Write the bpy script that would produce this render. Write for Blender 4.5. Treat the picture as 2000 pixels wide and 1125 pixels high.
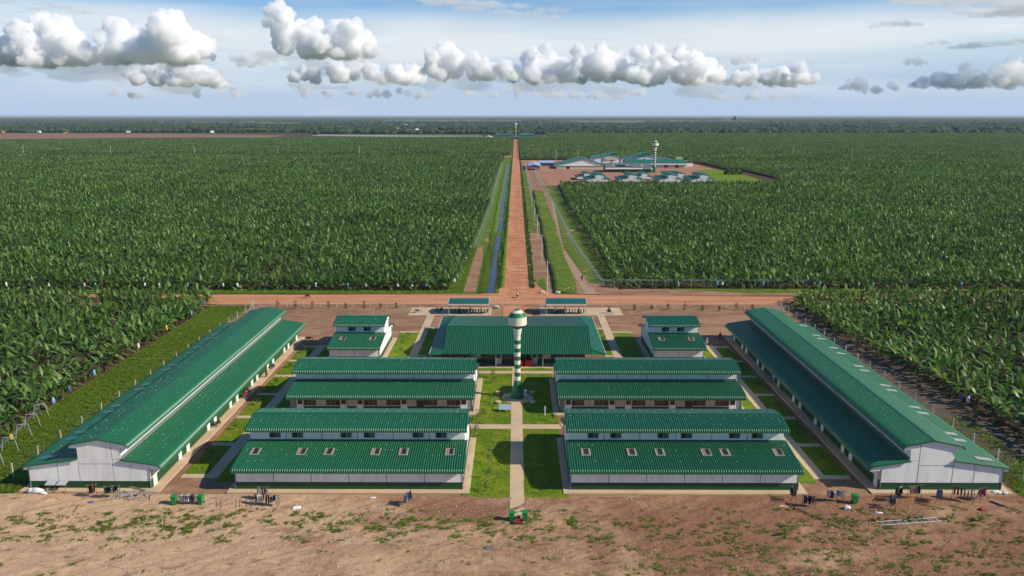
import bpy, math, random
import numpy as np
from mathutils import Vector
D = bpy.data
S = bpy.context.scene
for o in list(D.objects): D.objects.remove(o)
RAD = math.radians
# ------------------------------------------------------------------ camera
cam_d = D.cameras.new('camera'); cam = D.objects.new('camera', cam_d)
S.collection.objects.link(cam); S.camera = cam
cam.location = (0, 0, 48)
cam.rotation_euler = (RAD(90 - 12.24), 0, RAD(0.264))
cam_d.sensor_width = 36; cam_d.lens = 27.99
cam_d.clip_start = 1; cam_d.clip_end = 120000
# ------------------------------------------------------------------ sky
SUN_EL, SUN_AZ = 33.0, 106.0            # azimuth clockwise from +Y
W = D.worlds.new('World'); S.world = W; W.use_nodes = True
wn = W.node_tree.nodes; wl = W.node_tree.links
bg = wn['Background']; bg.inputs[1].default_value = 0.09
sky = wn.new('ShaderNodeTexSky'); sky.sky_type = 'NISHITA'; sky.sun_disc = False
sky.sun_elevation = RAD(SUN_EL); sky.sun_rotation = RAD(SUN_AZ)
sky.altitude = 50; sky.air_density = 1.0; sky.dust_density = 0.0; sky.ozone_density = 5.0
tc = wn.new('ShaderNodeTexCoord'); sep = wn.new('ShaderNodeSeparateXYZ')
wl.new(tc.outputs['Generated'], sep.inputs[0])
mp = wn.new('ShaderNodeMapping'); mp.inputs['Scale'].default_value = (1.6, 1.6, 17.0)
mp.inputs['Rotation'].default_value = (0, RAD(1.2), 0)
wl.new(tc.outputs['Generated'], mp.inputs[0])
cn = wn.new('ShaderNodeTexNoise'); cn.inputs['Scale'].default_value = 1.35
cn.inputs['Detail'].default_value = 7; cn.inputs['Roughness'].default_value = 0.5; cn.inputs['Distortion'].default_value = 0.5
wl.new(mp.outputs[0], cn.inputs['Vector'])
# thin cirrus veil: thickest a few degrees above the horizon, streaks higher up
def wmath(op, a, b=None, clamp=False):
    n = wn.new('ShaderNodeMath'); n.operation = op; n.use_clamp = clamp
    for i, v in enumerate((a, b)):
        if v is None: continue
        if isinstance(v, (int, float)): n.inputs[i].default_value = v
        else: wl.new(v, n.inputs[i])
    return n.outputs[0]
def wramp(v, stops):
    n = wn.new('ShaderNodeValToRGB'); r = n.color_ramp
    while len(r.elements) < len(stops): r.elements.new(0.5)
    for e, (p, c) in zip(r.elements, stops): e.position = p; e.color = (c, c, c, 1)
    wl.new(v, n.inputs[0]); return n.outputs[0]
elev = wramp(sep.outputs['Z'], [(0.0, 0.0), (0.04, 0.16), (0.066, 0.46), (0.088, 0.80), (0.106, 0.58), (0.122, 0.08), (0.5, 0.04)])
veil = wmath('ADD', elev, wmath('MULTIPLY', wmath('SUBTRACT', cn.outputs[0], 0.5), 1.75), True)
veil = wramp(veil, [(0.05, 0.0), (0.42, 0.42), (0.8, 0.86), (1.0, 0.93)])
mixw = wn.new('ShaderNodeMix'); mixw.data_type = 'RGBA'
wl.new(veil, mixw.inputs[0])
hs = wn.new('ShaderNodeHueSaturation'); hs.inputs['Saturation'].default_value = 1.4; hs.inputs['Value'].default_value = 1.15
wl.new(sky.outputs[0], hs.inputs['Color'])
mixw.inputs[7].default_value = (8.1, 8.55, 8.85, 1)
haze_f = wramp(sep.outputs['Z'], [(0.0, 1.0), (0.045, 0.85), (0.08, 0.36), (0.115, 0.40), (0.16, 0.34), (0.26, 0.10), (0.45, 0.0)])   # milky low air
mixh = wn.new('ShaderNodeMix'); mixh.data_type = 'RGBA'; wl.new(haze_f, mixh.inputs[0])
wl.new(hs.outputs[0], mixh.inputs[6]); mixh.inputs[7].default_value = (4.7, 5.9, 7.9, 1)
wl.new(mixh.outputs[2], mixw.inputs[6]); wl.new(mixw.outputs[2], bg.inputs[0])
# ------------------------------------------------------------------ sun
sd = D.lights.new('sun', 'SUN'); sd.energy = 5.0; sd.angle = RAD(0.53); sd.color = (1.0, 0.91, 0.76)
so = D.objects.new('sun', sd); S.collection.objects.link(so)
az = RAD(SUN_AZ); el = RAD(SUN_EL)
sdir = Vector((math.sin(az) * math.cos(el), math.cos(az) * math.cos(el), math.sin(el)))
so.rotation_euler = sdir.to_track_quat('Z', 'Y').to_euler()
so.location = sdir * 300
S.view_settings.view_transform = 'Standard'; S.view_settings.look = 'None'
S.view_settings.exposure = 0.17; S.view_settings.gamma = 1.0
S.view_settings.use_curve_mapping = False
S.render.engine = 'CYCLES'
S.cycles.max_bounces = 5; S.cycles.diffuse_bounces = 2; S.cycles.glossy_bounces = 2
S.cycles.transparent_max_bounces = 6; S.cycles.volume_bounces = 0
S.cycles.use_adaptive_sampling = True
# ------------------------------------------------------------------ material helpers
def mat(name, col, rough=0.8, var=0.0, vscale=1.0, col2=None, bump=0.0, bscale=10.0, spec=0.4, metal=0.0, stretch=(1, 1, 1), detail=5, ramp=(0.35, 0.65), transl=0.0, coord='Object'):
    m = D.materials.new(name); m.use_nodes = True
    nt = m.node_tree; n = nt.nodes; l = nt.links; b = n['Principled BSDF']
    b.inputs['Base Color'].default_value = (*col, 1); b.inputs['Roughness'].default_value = rough
    b.inputs['Specular IOR Level'].default_value = spec; b.inputs['Metallic'].default_value = metal
    if col2 is None and var > 0: col2 = tuple(c * (1 - var) for c in col)
    if col2 is not None or bump:
        t = n.new('ShaderNodeTexCoord') if coord == 'Object' else n.new('ShaderNodeNewGeometry')
        src = t.outputs['Object'] if coord == 'Object' else t.outputs['Position']
        mpn = n.new('ShaderNodeMapping'); mpn.inputs['Scale'].default_value = stretch; l.new(src, mpn.inputs[0])
    if col2 is not None:
        x = n.new('ShaderNodeTexNoise'); x.inputs['Scale'].default_value = vscale; x.inputs['Detail'].default_value = detail
        x.inputs['Roughness'].default_value = 0.62; l.new(mpn.outputs[0], x.inputs['Vector'])
        r = n.new('ShaderNodeValToRGB'); l.new(x.outputs[0], r.inputs[0])
        r.color_ramp.elements[0].position = ramp[0]; r.color_ramp.elements[1].position = ramp[1]
        r.color_ramp.elements[0].color = (*col, 1); r.color_ramp.elements[1].color = (*col2, 1)
        l.new(r.outputs[0], b.inputs['Base Color'])
    if bump:
        y = n.new('ShaderNodeTexNoise'); y.inputs['Scale'].default_value = bscale; y.inputs['Detail'].default_value = 6
        l.new(mpn.outputs[0], y.inputs['Vector'])
        bp = n.new('ShaderNodeBump'); bp.inputs['Strength'].default_value = 1.0; bp.inputs['Distance'].default_value = bump
        l.new(y.outputs[0], bp.inputs['Height']); l.new(bp.outputs[0], b.inputs['Normal'])
    if transl:
        tr = n.new('ShaderNodeBsdfTranslucent'); mx = n.new('ShaderNodeMixShader'); mx.inputs[0].default_value = transl
        tr.inputs[0].default_value = (*[min(1, c * 1.3) for c in col], 1)
        l.new(b.outputs[0], mx.inputs[1]); l.new(tr.outputs[0], mx.inputs[2]); l.new(mx.outputs[0], n['Material Output'].inputs[0])
    return m

class NB:
    """small node builder for layered ground colours"""
    def __init__(s, name, rough=0.95):
        s.m = D.materials.new(name); s.m.use_nodes = True
        s.n = s.m.node_tree.nodes; s.l = s.m.node_tree.links; s.b = s.n['Principled BSDF']
        s.b.inputs['Roughness'].default_value = rough; s.b.inputs['Specular IOR Level'].default_value = 0.15
        s.pos = s.n.new('ShaderNodeNewGeometry').outputs['Position']
    def noise(s, scale, stretch=(1, 1, 1), rot=0.0, detail=6, rough=0.6, dist=0.0):
        mpn = s.n.new('ShaderNodeMapping'); mpn.inputs['Rotation'].default_value = (0, 0, RAD(rot))
        mpn.inputs['Scale'].default_value = stretch; s.l.new(s.pos, mpn.inputs[0])
        x = s.n.new('ShaderNodeTexNoise'); x.inputs['Scale'].default_value = scale; x.inputs['Detail'].default_value = detail
        x.inputs['Roughness'].default_value = rough; x.inputs['Distortion'].default_value = dist
        s.l.new(mpn.outputs[0], x.inputs['Vector']); return x.outputs[0]
    def step(s, v, a, b):
        r = s.n.new('ShaderNodeMapRange'); r.interpolation_type = 'SMOOTHSTEP'
        r.inputs[1].default_value = a; r.inputs[2].default_value = b; s.l.new(v, r.inputs[0]); return r.outputs[0]
    def math(s, op, a, b=0.0):
        x = s.n.new('ShaderNodeMath'); x.operation = op
        for i, v in enumerate((a, b)):
            if isinstance(v, (int, float)): x.inputs[i].default_value = v
            else: s.l.new(v, x.inputs[i])
        return x.outputs[0]
    def mix(s, f, a, b):
        x = s.n.new('ShaderNodeMix'); x.data_type = 'RGBA'
        if isinstance(f, float): x.inputs[0].default_value = f
        else: s.l.new(f, x.inputs[0])
        for i, v in ((6, a), (7, b)):
            if isinstance(v, tuple): x.inputs[i].default_value = (*v, 1)
            else: s.l.new(v, x.inputs[i])
        return x.outputs[2]
    def axis(s, k):
        x = s.n.new('ShaderNodeSeparateXYZ'); s.l.new(s.pos, x.inputs[0]); return x.outputs[k]
    def done(s, col, h=None, dist=0.05):
        s.l.new(col, s.b.inputs['Base Color'])
        if h is not None:
            bp = s.n.new('ShaderNodeBump'); bp.inputs['Distance'].default_value = dist
            s.l.new(h, bp.inputs['Height']); s.l.new(bp.outputs[0], s.b.inputs['Normal'])
        return s.m
# ------------------------------------------------------------------ mesh helpers
class MB:
    def __init__(s): s.v = []; s.f = []; s.mi = []; s.cur = 0
    def add(s, vs, fs):
        k = len(s.v); s.v += [tuple(p) for p in vs]
        for f in fs: s.f.append(tuple(i + k for i in f)); s.mi.append(s.cur)
        return s
    def box(s, x0, x1, y0, y1, z0, z1):
        return s.add([(x0, y0, z0), (x1, y0, z0), (x1, y1, z0), (x0, y1, z0), (x0, y0, z1), (x1, y0, z1), (x1, y1, z1), (x0, y1, z1)],
                     [(0, 3, 2, 1), (4, 5, 6, 7), (0, 1, 5, 4), (1, 2, 6, 5), (2, 3, 7, 6), (3, 0, 4, 7)])
    def prism(s, poly, a0, a1, axis='x'):
        n = len(poly)
        mk = {'x': lambda a, p: (a, p[0], p[1]), 'y': lambda a, p: (p[0], a, p[1]), 'z': lambda a, p: (p[0], p[1], a)}[axis]
        return s.add([mk(a0, p) for p in poly] + [mk(a1, p) for p in poly],
                     [tuple(range(n))[::-1], tuple(range(n, 2 * n))] + [(i, (i + 1) % n, n + (i + 1) % n, n + i) for i in range(n)])
    def bar(s, a, b, r, n=5, r2=None):
        a = Vector(a); b = Vector(b); d = (b - a).normalized(); r2 = r if r2 is None else r2
        u = d.orthogonal().normalized(); w = d.cross(u)
        ring = lambda c, q: [tuple(c + (u * math.cos(t) + w * math.sin(t)) * q) for t in [2 * math.pi * i / n for i in range(n)]]
        return s.add(ring(a, r) + ring(b, r2), [(i, (i + 1) % n, n + (i + 1) % n, n + i) for i in range(n)] + [tuple(range(n))[::-1], tuple(range(n, 2 * n))])
    def lathe(s, prof, n=24, c=(0, 0), mats=None):
        vs = [(c[0] + r * math.cos(2 * math.pi * i / n), c[1] + r * math.sin(2 * math.pi * i / n), z) for r, z in prof for i in range(n)]
        k0 = len(s.v); s.v += vs
        for j in range(len(prof) - 1):
            for i in range(n):
                s.f.append((k0 + j * n + i, k0 + j * n + (i + 1) % n, k0 + (j + 1) * n + (i + 1) % n, k0 + (j + 1) * n + i))
                s.mi.append(mats[j] if mats else s.cur)
        s.f.append(tuple(k0 + i for i in range(n))[::-1]); s.mi.append(mats[0] if mats else s.cur)
        s.f.append(tuple(k0 + (len(prof) - 1) * n + i for i in range(n))); s.mi.append(mats[-1] if mats else s.cur)
        return s
    def ball(s, c, r, n=8, m=5, sq=(1, 1, 1)):
        k0 = len(s.v)
        for j in range(1, m):
            p = math.pi * j / m
            for i in range(n):
                t = 2 * math.pi * i / n
                s.v.append((c[0] + r * sq[0] * math.sin(p) * math.cos(t), c[1] + r * sq[1] * math.sin(p) * math.sin(t), c[2] + r * sq[2] * math.cos(p)))
        s.v += [(c[0], c[1], c[2] + r * sq[2]), (c[0], c[1], c[2] - r * sq[2])]; T = len(s.v) - 2
        for j in range(m - 2):
            for i in range(n):
                s.f.append((k0 + j * n + i, k0 + (j + 1) * n + i, k0 + (j + 1) * n + (i + 1) % n, k0 + j * n + (i + 1) % n)); s.mi.append(s.cur)
        for i in range(n):
            s.f.append((T, k0 + i, k0 + (i + 1) % n)); s.mi.append(s.cur)
            s.f.append((T + 1, k0 + (m - 2) * n + (i + 1) % n, k0 + (m - 2) * n + i)); s.mi.append(s.cur)
        return s
    def mesh(s, name, mats):
        me = D.meshes.new(name); me.from_pydata(s.v, [], s.f)
        for m in (mats if isinstance(mats, (list, tuple)) else [mats]): me.materials.append(m)
        if isinstance(mats, (list, tuple)) and len(mats) > 1: me.polygons.foreach_set('material_index', s.mi)
        me.update(); return me
    def build(s, name, mats, parent=None, loc=None, smooth=False, rz=0.0):
        return link(name, s.mesh(name, mats), parent, loc, smooth, rz)
def link(name, me, parent=None, loc=None, smooth=False, rz=0.0):
    o = D.objects.new(name, me); S.collection.objects.link(o)
    if parent is not None: o.parent = parent
    if loc is not None: o.location = loc
    if rz: o.rotation_euler = (0, 0, rz)
    if smooth: me.polygons.foreach_set('use_smooth', [True] * len(me.polygons))
    return o
def tag(o, label=None, cat=None, group=None, kind=None):
    if label: o['label'] = label
    if cat: o['category'] = cat
    if group: o['group'] = group
    if kind: o['kind'] = kind
    return o
def thing(name, label, cat, loc=(0, 0, 0), rz=0.0, group=None):
    o = D.objects.new(name, None); S.collection.objects.link(o); o.location = loc; o.rotation_euler = (0, 0, rz)
    o.empty_display_size = 0.3
    return tag(o, label, cat, group)
def kids(o): return [c for c in D.objects if c.parent is o]
def snapshot(o):                                     # a thing with its parts and sub-parts
    return (o, [snapshot(c) for c in kids(o)])
def clone(tree, parent=None, loc=None, rz=None, scale=None, label=None, group=None):
    o, ch = tree; c = o.copy(); S.collection.objects.link(c)
    if parent is not None: c.parent = parent
    if loc is not None: c.location = loc
    if rz is not None: c.rotation_euler = (0, 0, rz)
    if scale is not None: c.scale = (scale,) * 3
    tag(c, label, None, group)
    for t in ch: clone(t, c)
    return c
def np_mesh(name, V, F, m):
    """V (n,3), F (k,4) quads"""
    me = D.meshes.new(name); k = len(F)
    me.vertices.add(len(V)); me.vertices.foreach_set('co', np.ascontiguousarray(V, dtype=np.float32).ravel())
    me.loops.add(F.size); me.loops.foreach_set('vertex_index', np.ascontiguousarray(F, dtype=np.int32).ravel())
    me.polygons.add(k); me.polygons.foreach_set('loop_start', np.arange(0, F.size, F.shape[1], dtype=np.int32))
    me.polygons.foreach_set('loop_total', np.full(k, F.shape[1], dtype=np.int32))
    me.materials.append(m); me.update(); me.validate(); return me
def sheet(name, poly, z, m):
    mb = MB(); mb.add([(x, y, z) for x, y in poly], [tuple(range(len(poly)))])
    me = mb.mesh(name, m)
    if me.polygons[0].normal.z < 0: me.flip_normals()
    return tag(link(name, me), kind='structure')
def slab(name, x0, x1, y0, y1, z, m, z0=-0.1):
    return tag(MB().box(x0, x1, y0, y1, z0, z).build(name, m), kind='structure')
# value noise for real relief
_rs = np.random.RandomState(5); _lat = _rs.rand(256, 256)
def vnoise(x, y):
    xi = np.floor(x).astype(int); yi = np.floor(y).astype(int); fx = x - xi; fy = y - yi
    fx = fx * fx * (3 - 2 * fx); fy = fy * fy * (3 - 2 * fy); g = lambda a, b: _lat[a % 256, b % 256]
    return (g(xi, yi) * (1 - fx) + g(xi + 1, yi) * fx) * (1 - fy) + (g(xi, yi + 1) * (1 - fx) + g(xi + 1, yi + 1) * fx) * fy
def fbm(x, y, n=4):
    s = 0; a = 0.5
    for i in range(n): s = s + a * vnoise(x + 17 * i, y + 31 * i); x = x * 2.03; y = y * 2.03; a *= 0.5
    return s
# ------------------------------------------------------------------ materials
M = {}
M['roof'] = mat('green_roof_paint', (0.013, 0.134, 0.052), 0.40, col2=(0.020, 0.100, 0.044), vscale=0.9, spec=0.55, ramp=(0.42, 0.78), stretch=(1.6, 0.22, 0.22), bump=0.004, bscale=3)
M['rooftrim'] = mat('green_trim_paint', (0.012, 0.10, 0.045), 0.4)
M['roofgrey'] = mat('weathered_grey_green_roof', (0.13, 0.17, 0.13), 0.5, col2=(0.09, 0.13, 0.10), vscale=0.2)
M['roofteal'] = mat('teal_shed_roof', (0.015, 0.13, 0.10), 0.4, col2=(0.015, 0.10, 0.08), vscale=0.5)
M['white'] = mat('white_wall_board', (0.80, 0.79, 0.76), 0.6, col2=(0.60, 0.575, 0.54), vscale=0.9, stretch=(1, 1, 0.25), ramp=(0.46, 0.80))
M['beige'] = mat('cream_wall_board', (0.60, 0.56, 0.44), 0.6, col2=(0.52, 0.47, 0.37), vscale=0.6)
M['grey'] = mat('grey_joint_metal', (0.22, 0.23, 0.24), 0.5)
M['band'] = mat('dark_green_base_paint', (0.008, 0.072, 0.024), 0.5, col2=(0.006, 0.055, 0.02), vscale=0.4, stretch=(1, 1, 3))
M['soffit'] = mat('white_soffit_sheet', (0.80, 0.80, 0.79), 0.5)
M['concrete'] = mat('tan_concrete', (0.60, 0.44, 0.275), 0.85, col2=(0.49, 0.355, 0.22), vscale=0.22, bump=0.006, bscale=6, detail=9, coord='World')
M['pale'] = mat('pale_concrete', (0.5, 0.46, 0.38), 0.85, col2=(0.42, 0.38, 0.31), vscale=0.5)
M['glass'] = mat('dark_window_glass', (0.012, 0.014, 0.018), 0.12, spec=0.6)
M['curtain'] = mat('brown_louvre_pane', (0.12, 0.085, 0.06), 0.6, col2=(0.08, 0.06, 0.045), vscale=3)
M['greypane'] = mat('grey_mesh_pane', (0.10, 0.105, 0.10), 0.5)
M['sky1'] = mat('beige_skylight_sheet', (0.40, 0.33, 0.24), 0.5, col2=(0.30, 0.25, 0.19), vscale=1.5)
M['skyp'] = mat('dark_skylight_pane', (0.02, 0.03, 0.045), 0.15, spec=0.6)
M['skyw'] = mat('pale_skylight_sheet', (0.40, 0.42, 0.36), 0.45, col2=(0.30, 0.33, 0.28), vscale=1.0)
M['skyd'] = mat('frosted_dark_skylight', (0.06, 0.13, 0.12), 0.35)
M['cream'] = mat('cream_tower_paint', (0.78, 0.74, 0.56), 0.5, col2=(0.70, 0.66, 0.49), vscale=0.8, stretch=(1, 1, 0.4))
M['tgreen'] = mat('green_tower_paint', (0.012, 0.17, 0.075), 0.45, col2=(0.01, 0.13, 0.06), vscale=0.8)
M['post'] = mat('grey_concrete_post', (0.52, 0.49, 0.43), 0.85, var=0.25, vscale=2)
M['wire'] = mat('galvanised_wire', (0.35, 0.35, 0.34), 0.4, metal=0.6)
M['steel'] = mat('galvanised_steel', (0.50, 0.51, 0.52), 0.4, metal=0.3)
M['dark'] = mat('dark_rubber', (0.02, 0.02, 0.022), 0.6)
M['bin'] = mat('green_bin_plastic', (0.010, 0.22, 0.05), 0.35)
M['red'] = mat('red_paint', (0.55, 0.02, 0.02), 0.4)
M['yellow'] = mat('yellow_paint', (0.65, 0.36, 0.02), 0.4)
M['bagw'] = mat('white_sack_cloth', (0.78, 0.78, 0.80), 0.6, transl=0.2)
M['bagb'] = mat('blue_fruit_bag', (0.22, 0.42, 0.72), 0.45, transl=0.2)
M['bagd'] = mat('deep_blue_fruit_bag', (0.06, 0.17, 0.42), 0.45, transl=0.15)
M['bagy'] = mat('yellow_fruit_bag', (0.75, 0.55, 0.04), 0.45, transl=0.2)
M['wood'] = mat('grey_weathered_wood', (0.20, 0.15, 0.11), 0.8, var=0.35, vscale=3)
M['skin'] = mat('brown_skin', (0.20, 0.10, 0.06), 0.6)
M['bluetin'] = mat('pale_blue_sheet_roof', (0.38, 0.47, 0.66), 0.35, col2=(0.30, 0.38, 0.55), vscale=0.3)
M['farblue'] = mat('teal_blue_far_roof', (0.035, 0.13, 0.12), 0.5)
M['fabric'] = [mat(n, c, 0.8, var=0.3, vscale=4) for n, c in (('black_cloth', (.02, .02, .024)), ('navy_cloth', (.03, .04, .08)), ('white_cloth', (.72, .70, .68)), ('grey_cloth', (.25, .25, .27)), ('red_cloth', (.45, .03, .03)), ('teal_cloth', (.02, .09, .10)), ('pink_cloth', (.65, .07, .28)), ('peach_cloth', (.62, .40, .28)), ('denim_cloth', (.14, .20, .33)), ('maroon_cloth', (.13, .025, .03)))]
def leafmat(name, ca, cb, cc, transl=0.3, rough=0.42):
    m = D.materials.new(name); m.use_nodes = True; n = m.node_tree.nodes; l = m.node_tree.links; b = n['Principled BSDF']
    at = n.new('ShaderNodeAttribute'); at.attribute_name = 'tone'; oi = n.new('ShaderNodeObjectInfo')
    ad = n.new('ShaderNodeMath'); ad.operation = 'ADD'; l.new(at.outputs['Fac'], ad.inputs[0]); l.new(oi.outputs['Random'], ad.inputs[1])
    fr = n.new('ShaderNodeMath'); fr.operation = 'FRACT'; l.new(ad.outputs[0], fr.inputs[0])
    r = n.new('ShaderNodeValToRGB'); l.new(fr.outputs[0], r.inputs[0])
    e = r.color_ramp.elements; e[0].position = 0; e[0].color = (*ca, 1); e[1].position = 0.7; e[1].color = (*cb, 1)
    x = e.new(0.97); x.color = (*cc, 1)
    g = n.new('ShaderNodeNewGeometry'); nz = n.new('ShaderNodeTexNoise'); nz.inputs['Scale'].default_value = 0.02; nz.inputs['Detail'].default_value = 5
    l.new(g.outputs['Position'], nz.inputs['Vector'])
    mr = n.new('ShaderNodeMapRange'); mr.inputs[1].default_value = 0.3; mr.inputs[2].default_value = 0.7; mr.inputs[3].default_value = 0.72; mr.inputs[4].default_value = 1.25
    l.new(nz.outputs[0], mr.inputs[0])
    vm = n.new('ShaderNodeVectorMath'); vm.operation = 'SCALE'; l.new(r.outputs[0], vm.inputs[0]); l.new(mr.outputs[0], vm.inputs[3])
    l.new(vm.outputs[0], b.inputs['Base Color']); b.inputs['Roughness'].default_value = rough; b.inputs['Specular IOR Level'].default_value = 0.25
    tr = n.new('ShaderNodeBsdfTranslucent'); mx = n.new('ShaderNodeMixShader'); mx.inputs[0].default_value = transl
    v2 = n.new('ShaderNodeVectorMath'); v2.operation = 'MULTIPLY'; v2.inputs[1].default_value = (1.5, 1.7, 0.7); l.new(vm.outputs[0], v2.inputs[0])
    l.new(v2.outputs[0], tr.inputs[0]); l.new(b.outputs[0], mx.inputs[1]); l.new(tr.outputs[0], mx.inputs[2]); l.new(mx.outputs[0], n['Material Output'].inputs[0])
    return m
M['leaf'] = leafmat('banana_leaf', (0.034, 0.088, 0.012), (0.092, 0.172, 0.026), (0.20, 0.255, 0.078), 0.25, 0.42)  # the palest tone puts leaf highlights into the colour
M['weed'] = leafmat('weed_leaf', (0.07, 0.14, 0.012), (0.155, 0.245, 0.018), (0.28, 0.29, 0.05))
M['shrub'] = leafmat('shrub_leaf', (0.035, 0.09, 0.015), (0.06, 0.12, 0.02), (0.10, 0.14, 0.03))
M['mud'] = mat('dark_wet_mud', (0.24, 0.085, 0.042), 0.8, var=0.3, vscale=1.0)
M['roofhall'] = mat('hall_roof_paint', (0.012, 0.125, 0.058), 0.5, col2=(0.012, 0.10, 0.05), vscale=0.5, stretch=(1.6, .22, .22))
M['farleaf'] = leafmat('far_tree_leaf', (0.018, 0.042, 0.014), (0.032, 0.062, 0.018), (0.06, 0.09, 0.03), 0.15, 0.7)
M['stem'] = mat('banana_stem', (0.10, 0.085, 0.03), 0.7, col2=(0.05, 0.05, 0.02), vscale=2)
def m_dirt():
    g = NB('yard_dirt')
    a = g.step(g.math('ADD', g.noise(0.055, (1, 1.5, 1), 20, 8, 0.68, 0.6), g.math('MULTIPLY', g.axis(0), -0.0022)), 0.40, 0.62)
    c = g.mix(a, (0.27, 0.135, 0.075), (0.45, 0.28, 0.158))
    x = g.axis(0)                                         # paler sand spreads over the west of the yard
    w = g.step(g.math('ADD', g.math('MULTIPLY', x, -0.012), g.noise(0.09, (1, 2, 1), 10)), 0.55, 0.85)
    c = g.mix(g.math('MULTIPLY', w, 0.75), c, (0.57, 0.375, 0.225))
    c = g.mix(g.math('MULTIPLY', g.step(g.noise(0.35, (1, 2.2, 1), 35, 8, 0.7, 1.0), 0.52, 0.66), 0.55), c, (0.15, 0.078, 0.045))
    c = g.mix(g.math('MULTIPLY', g.step(g.noise(2.3, (1, 1, 1), 0, 5, 0.7), 0.55, 0.75), 0.5), c, (0.46, 0.34, 0.20))
    gr = g.step(g.noise(0.16, (1, 1.6, 1), 5, 8, 0.72, 0.4), 0.60, 0.70)
    c = g.mix(g.math('MULTIPLY', gr, 0.45), c, (0.13, 0.14, 0.035))
    h = g.math('ADD', g.noise(1.3, (1, 1, 1), 0, 8, 0.72), g.math('MULTIPLY', g.noise(0.5, (1, 3, 1), 30, 5), 0.8))
    return g.done(c, h, 0.22)
def m_grass(name, a=(0.105, 0.195, 0.008), b=(0.21, 0.245, 0.012), soil=0.0, sc=1.0):
    g = NB(name)
    c = g.mix(g.step(g.noise(0.30 * sc, detail=9, rough=0.75), 0.42, 0.60), a, b)
    c = g.mix(g.math('MULTIPLY', g.step(g.noise(3.5 * sc, detail=4), 0.45, 0.7), 0.5), c, (0.065, 0.12, 0.008))
    if soil: c = g.mix(g.step(g.noise(0.12 * sc, (1, 0.5, 1), detail=8, rough=0.7), 0.68 - soil, 0.76 - soil), c, (0.36, 0.215, 0.12))
    return g.done(c, g.noise(6, detail=5, rough=0.7), 0.12)
def m_road():
    g = NB('red_laterite')
    c = g.mix(g.step(g.noise(0.25, (1, 0.25, 1), 0, 7, 0.65), 0.35, 0.68), (0.47, 0.185, 0.085), (0.58, 0.27, 0.135))
    c = g.mix(g.math('MULTIPLY', g.step(g.noise(1.8, (1, 0.6, 1), 0, 6, 0.7), 0.5, 0.75), 0.4), c, (0.31, 0.115, 0.055))
    return g.done(c, g.noise(2.0, detail=7, rough=0.7), 0.06)
def m_crossroad():
    g = NB('red_laterite_crossroad')
    c = g.mix(g.step(g.noise(0.6, (0.06, 1, 1), 0, 7, 0.65), 0.38, 0.64), (0.45, 0.19, 0.09), (0.60, 0.30, 0.155))
    c = g.mix(g.math('MULTIPLY', g.step(g.noise(0.5, (0.15, 1.6, 1), 0, 6, 0.7), 0.5, 0.72), 0.5), c, (0.30, 0.13, 0.07))
    return g.done(c, g.noise(2.0, (0.3, 1, 1), detail=7, rough=0.7), 0.08)
def m_plain():
    g = NB('plain')
    c = g.mix(g.step(g.noise(0.0022, (1, 0.35, 1), 0, 9, 0.7, 0.3), 0.40, 0.62), (0.030, 0.062, 0.020), (0.060, 0.098, 0.026))
    c = g.mix(g.step(g.noise(0.0011, (1, 0.3, 1), 8, 6, 0.6), 0.60, 0.68), c, (0.095, 0.135, 0.04))
    y = g.axis(1)
    near = g.step(y, 2050, 2130)
    soil = g.mix(g.step(g.noise(0.4, detail=6), 0.4, 0.65), (0.095, 0.058, 0.034), (0.060, 0.045, 0.022))
    return g.done(g.mix(near, soil, c), g.noise(1.2, detail=5), 0.1)
def m_backyard():
    g = NB('compound_dirt')
    c = g.mix(g.step(g.noise(0.10, (1, 1.4, 1), 15, 7, 0.65, 0.8), 0.38, 0.62), (0.25, 0.13, 0.075), (0.35, 0.205, 0.12))
    c = g.mix(g.math('MULTIPLY', g.step(g.noise(0.5, (1, 2, 1), 40, 7, 0.7, 1.5), 0.52, 0.68), 0.6), c, (0.145, 0.08, 0.055))
    c = g.mix(g.math('MULTIPLY', g.step(g.noise(0.22, (1, 1.6, 1), 60, 7, 0.7, 0.5), 0.56, 0.66), 0.6), c, (0.41, 0.28, 0.16))
    return g.done(c, g.noise(1.5, detail=7, rough=0.7), 0.12)
M['dirt'] = m_dirt(); M['lawn'] = m_grass('lawn_grass'); M['verge'] = m_grass('verge_grass', (0.085, 0.16, 0.010), (0.15, 0.20, 0.018), soil=0.01)
M['verge2'] = m_grass('worn_verge', (0.075, 0.135, 0.012), (0.14, 0.18, 0.02), soil=0.12)
M['road'] = m_road(); M['cross'] = m_crossroad(); M['plain'] = m_plain(); M['backyard'] = m_backyard()
M['darksoil'] = mat('shaded_plantation_soil', (0.075, 0.05, 0.032), 0.95, col2=(0.12, 0.085, 0.05), vscale=0.6, bump=0.15, bscale=1.5, coord='World')  # dark soil, with the shade of the field put into its colour
M['farred'] = mat('cleared_red_earth', (0.27, 0.125, 0.075), 0.95, col2=(0.20, 0.10, 0.06), vscale=0.01, stretch=(0.3, 1, 1), coord='World')
M['water'] = mat('canal_water', (0.025, 0.032, 0.036), 0.32, bump=0.05, bscale=1.5, spec=0.8)
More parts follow.
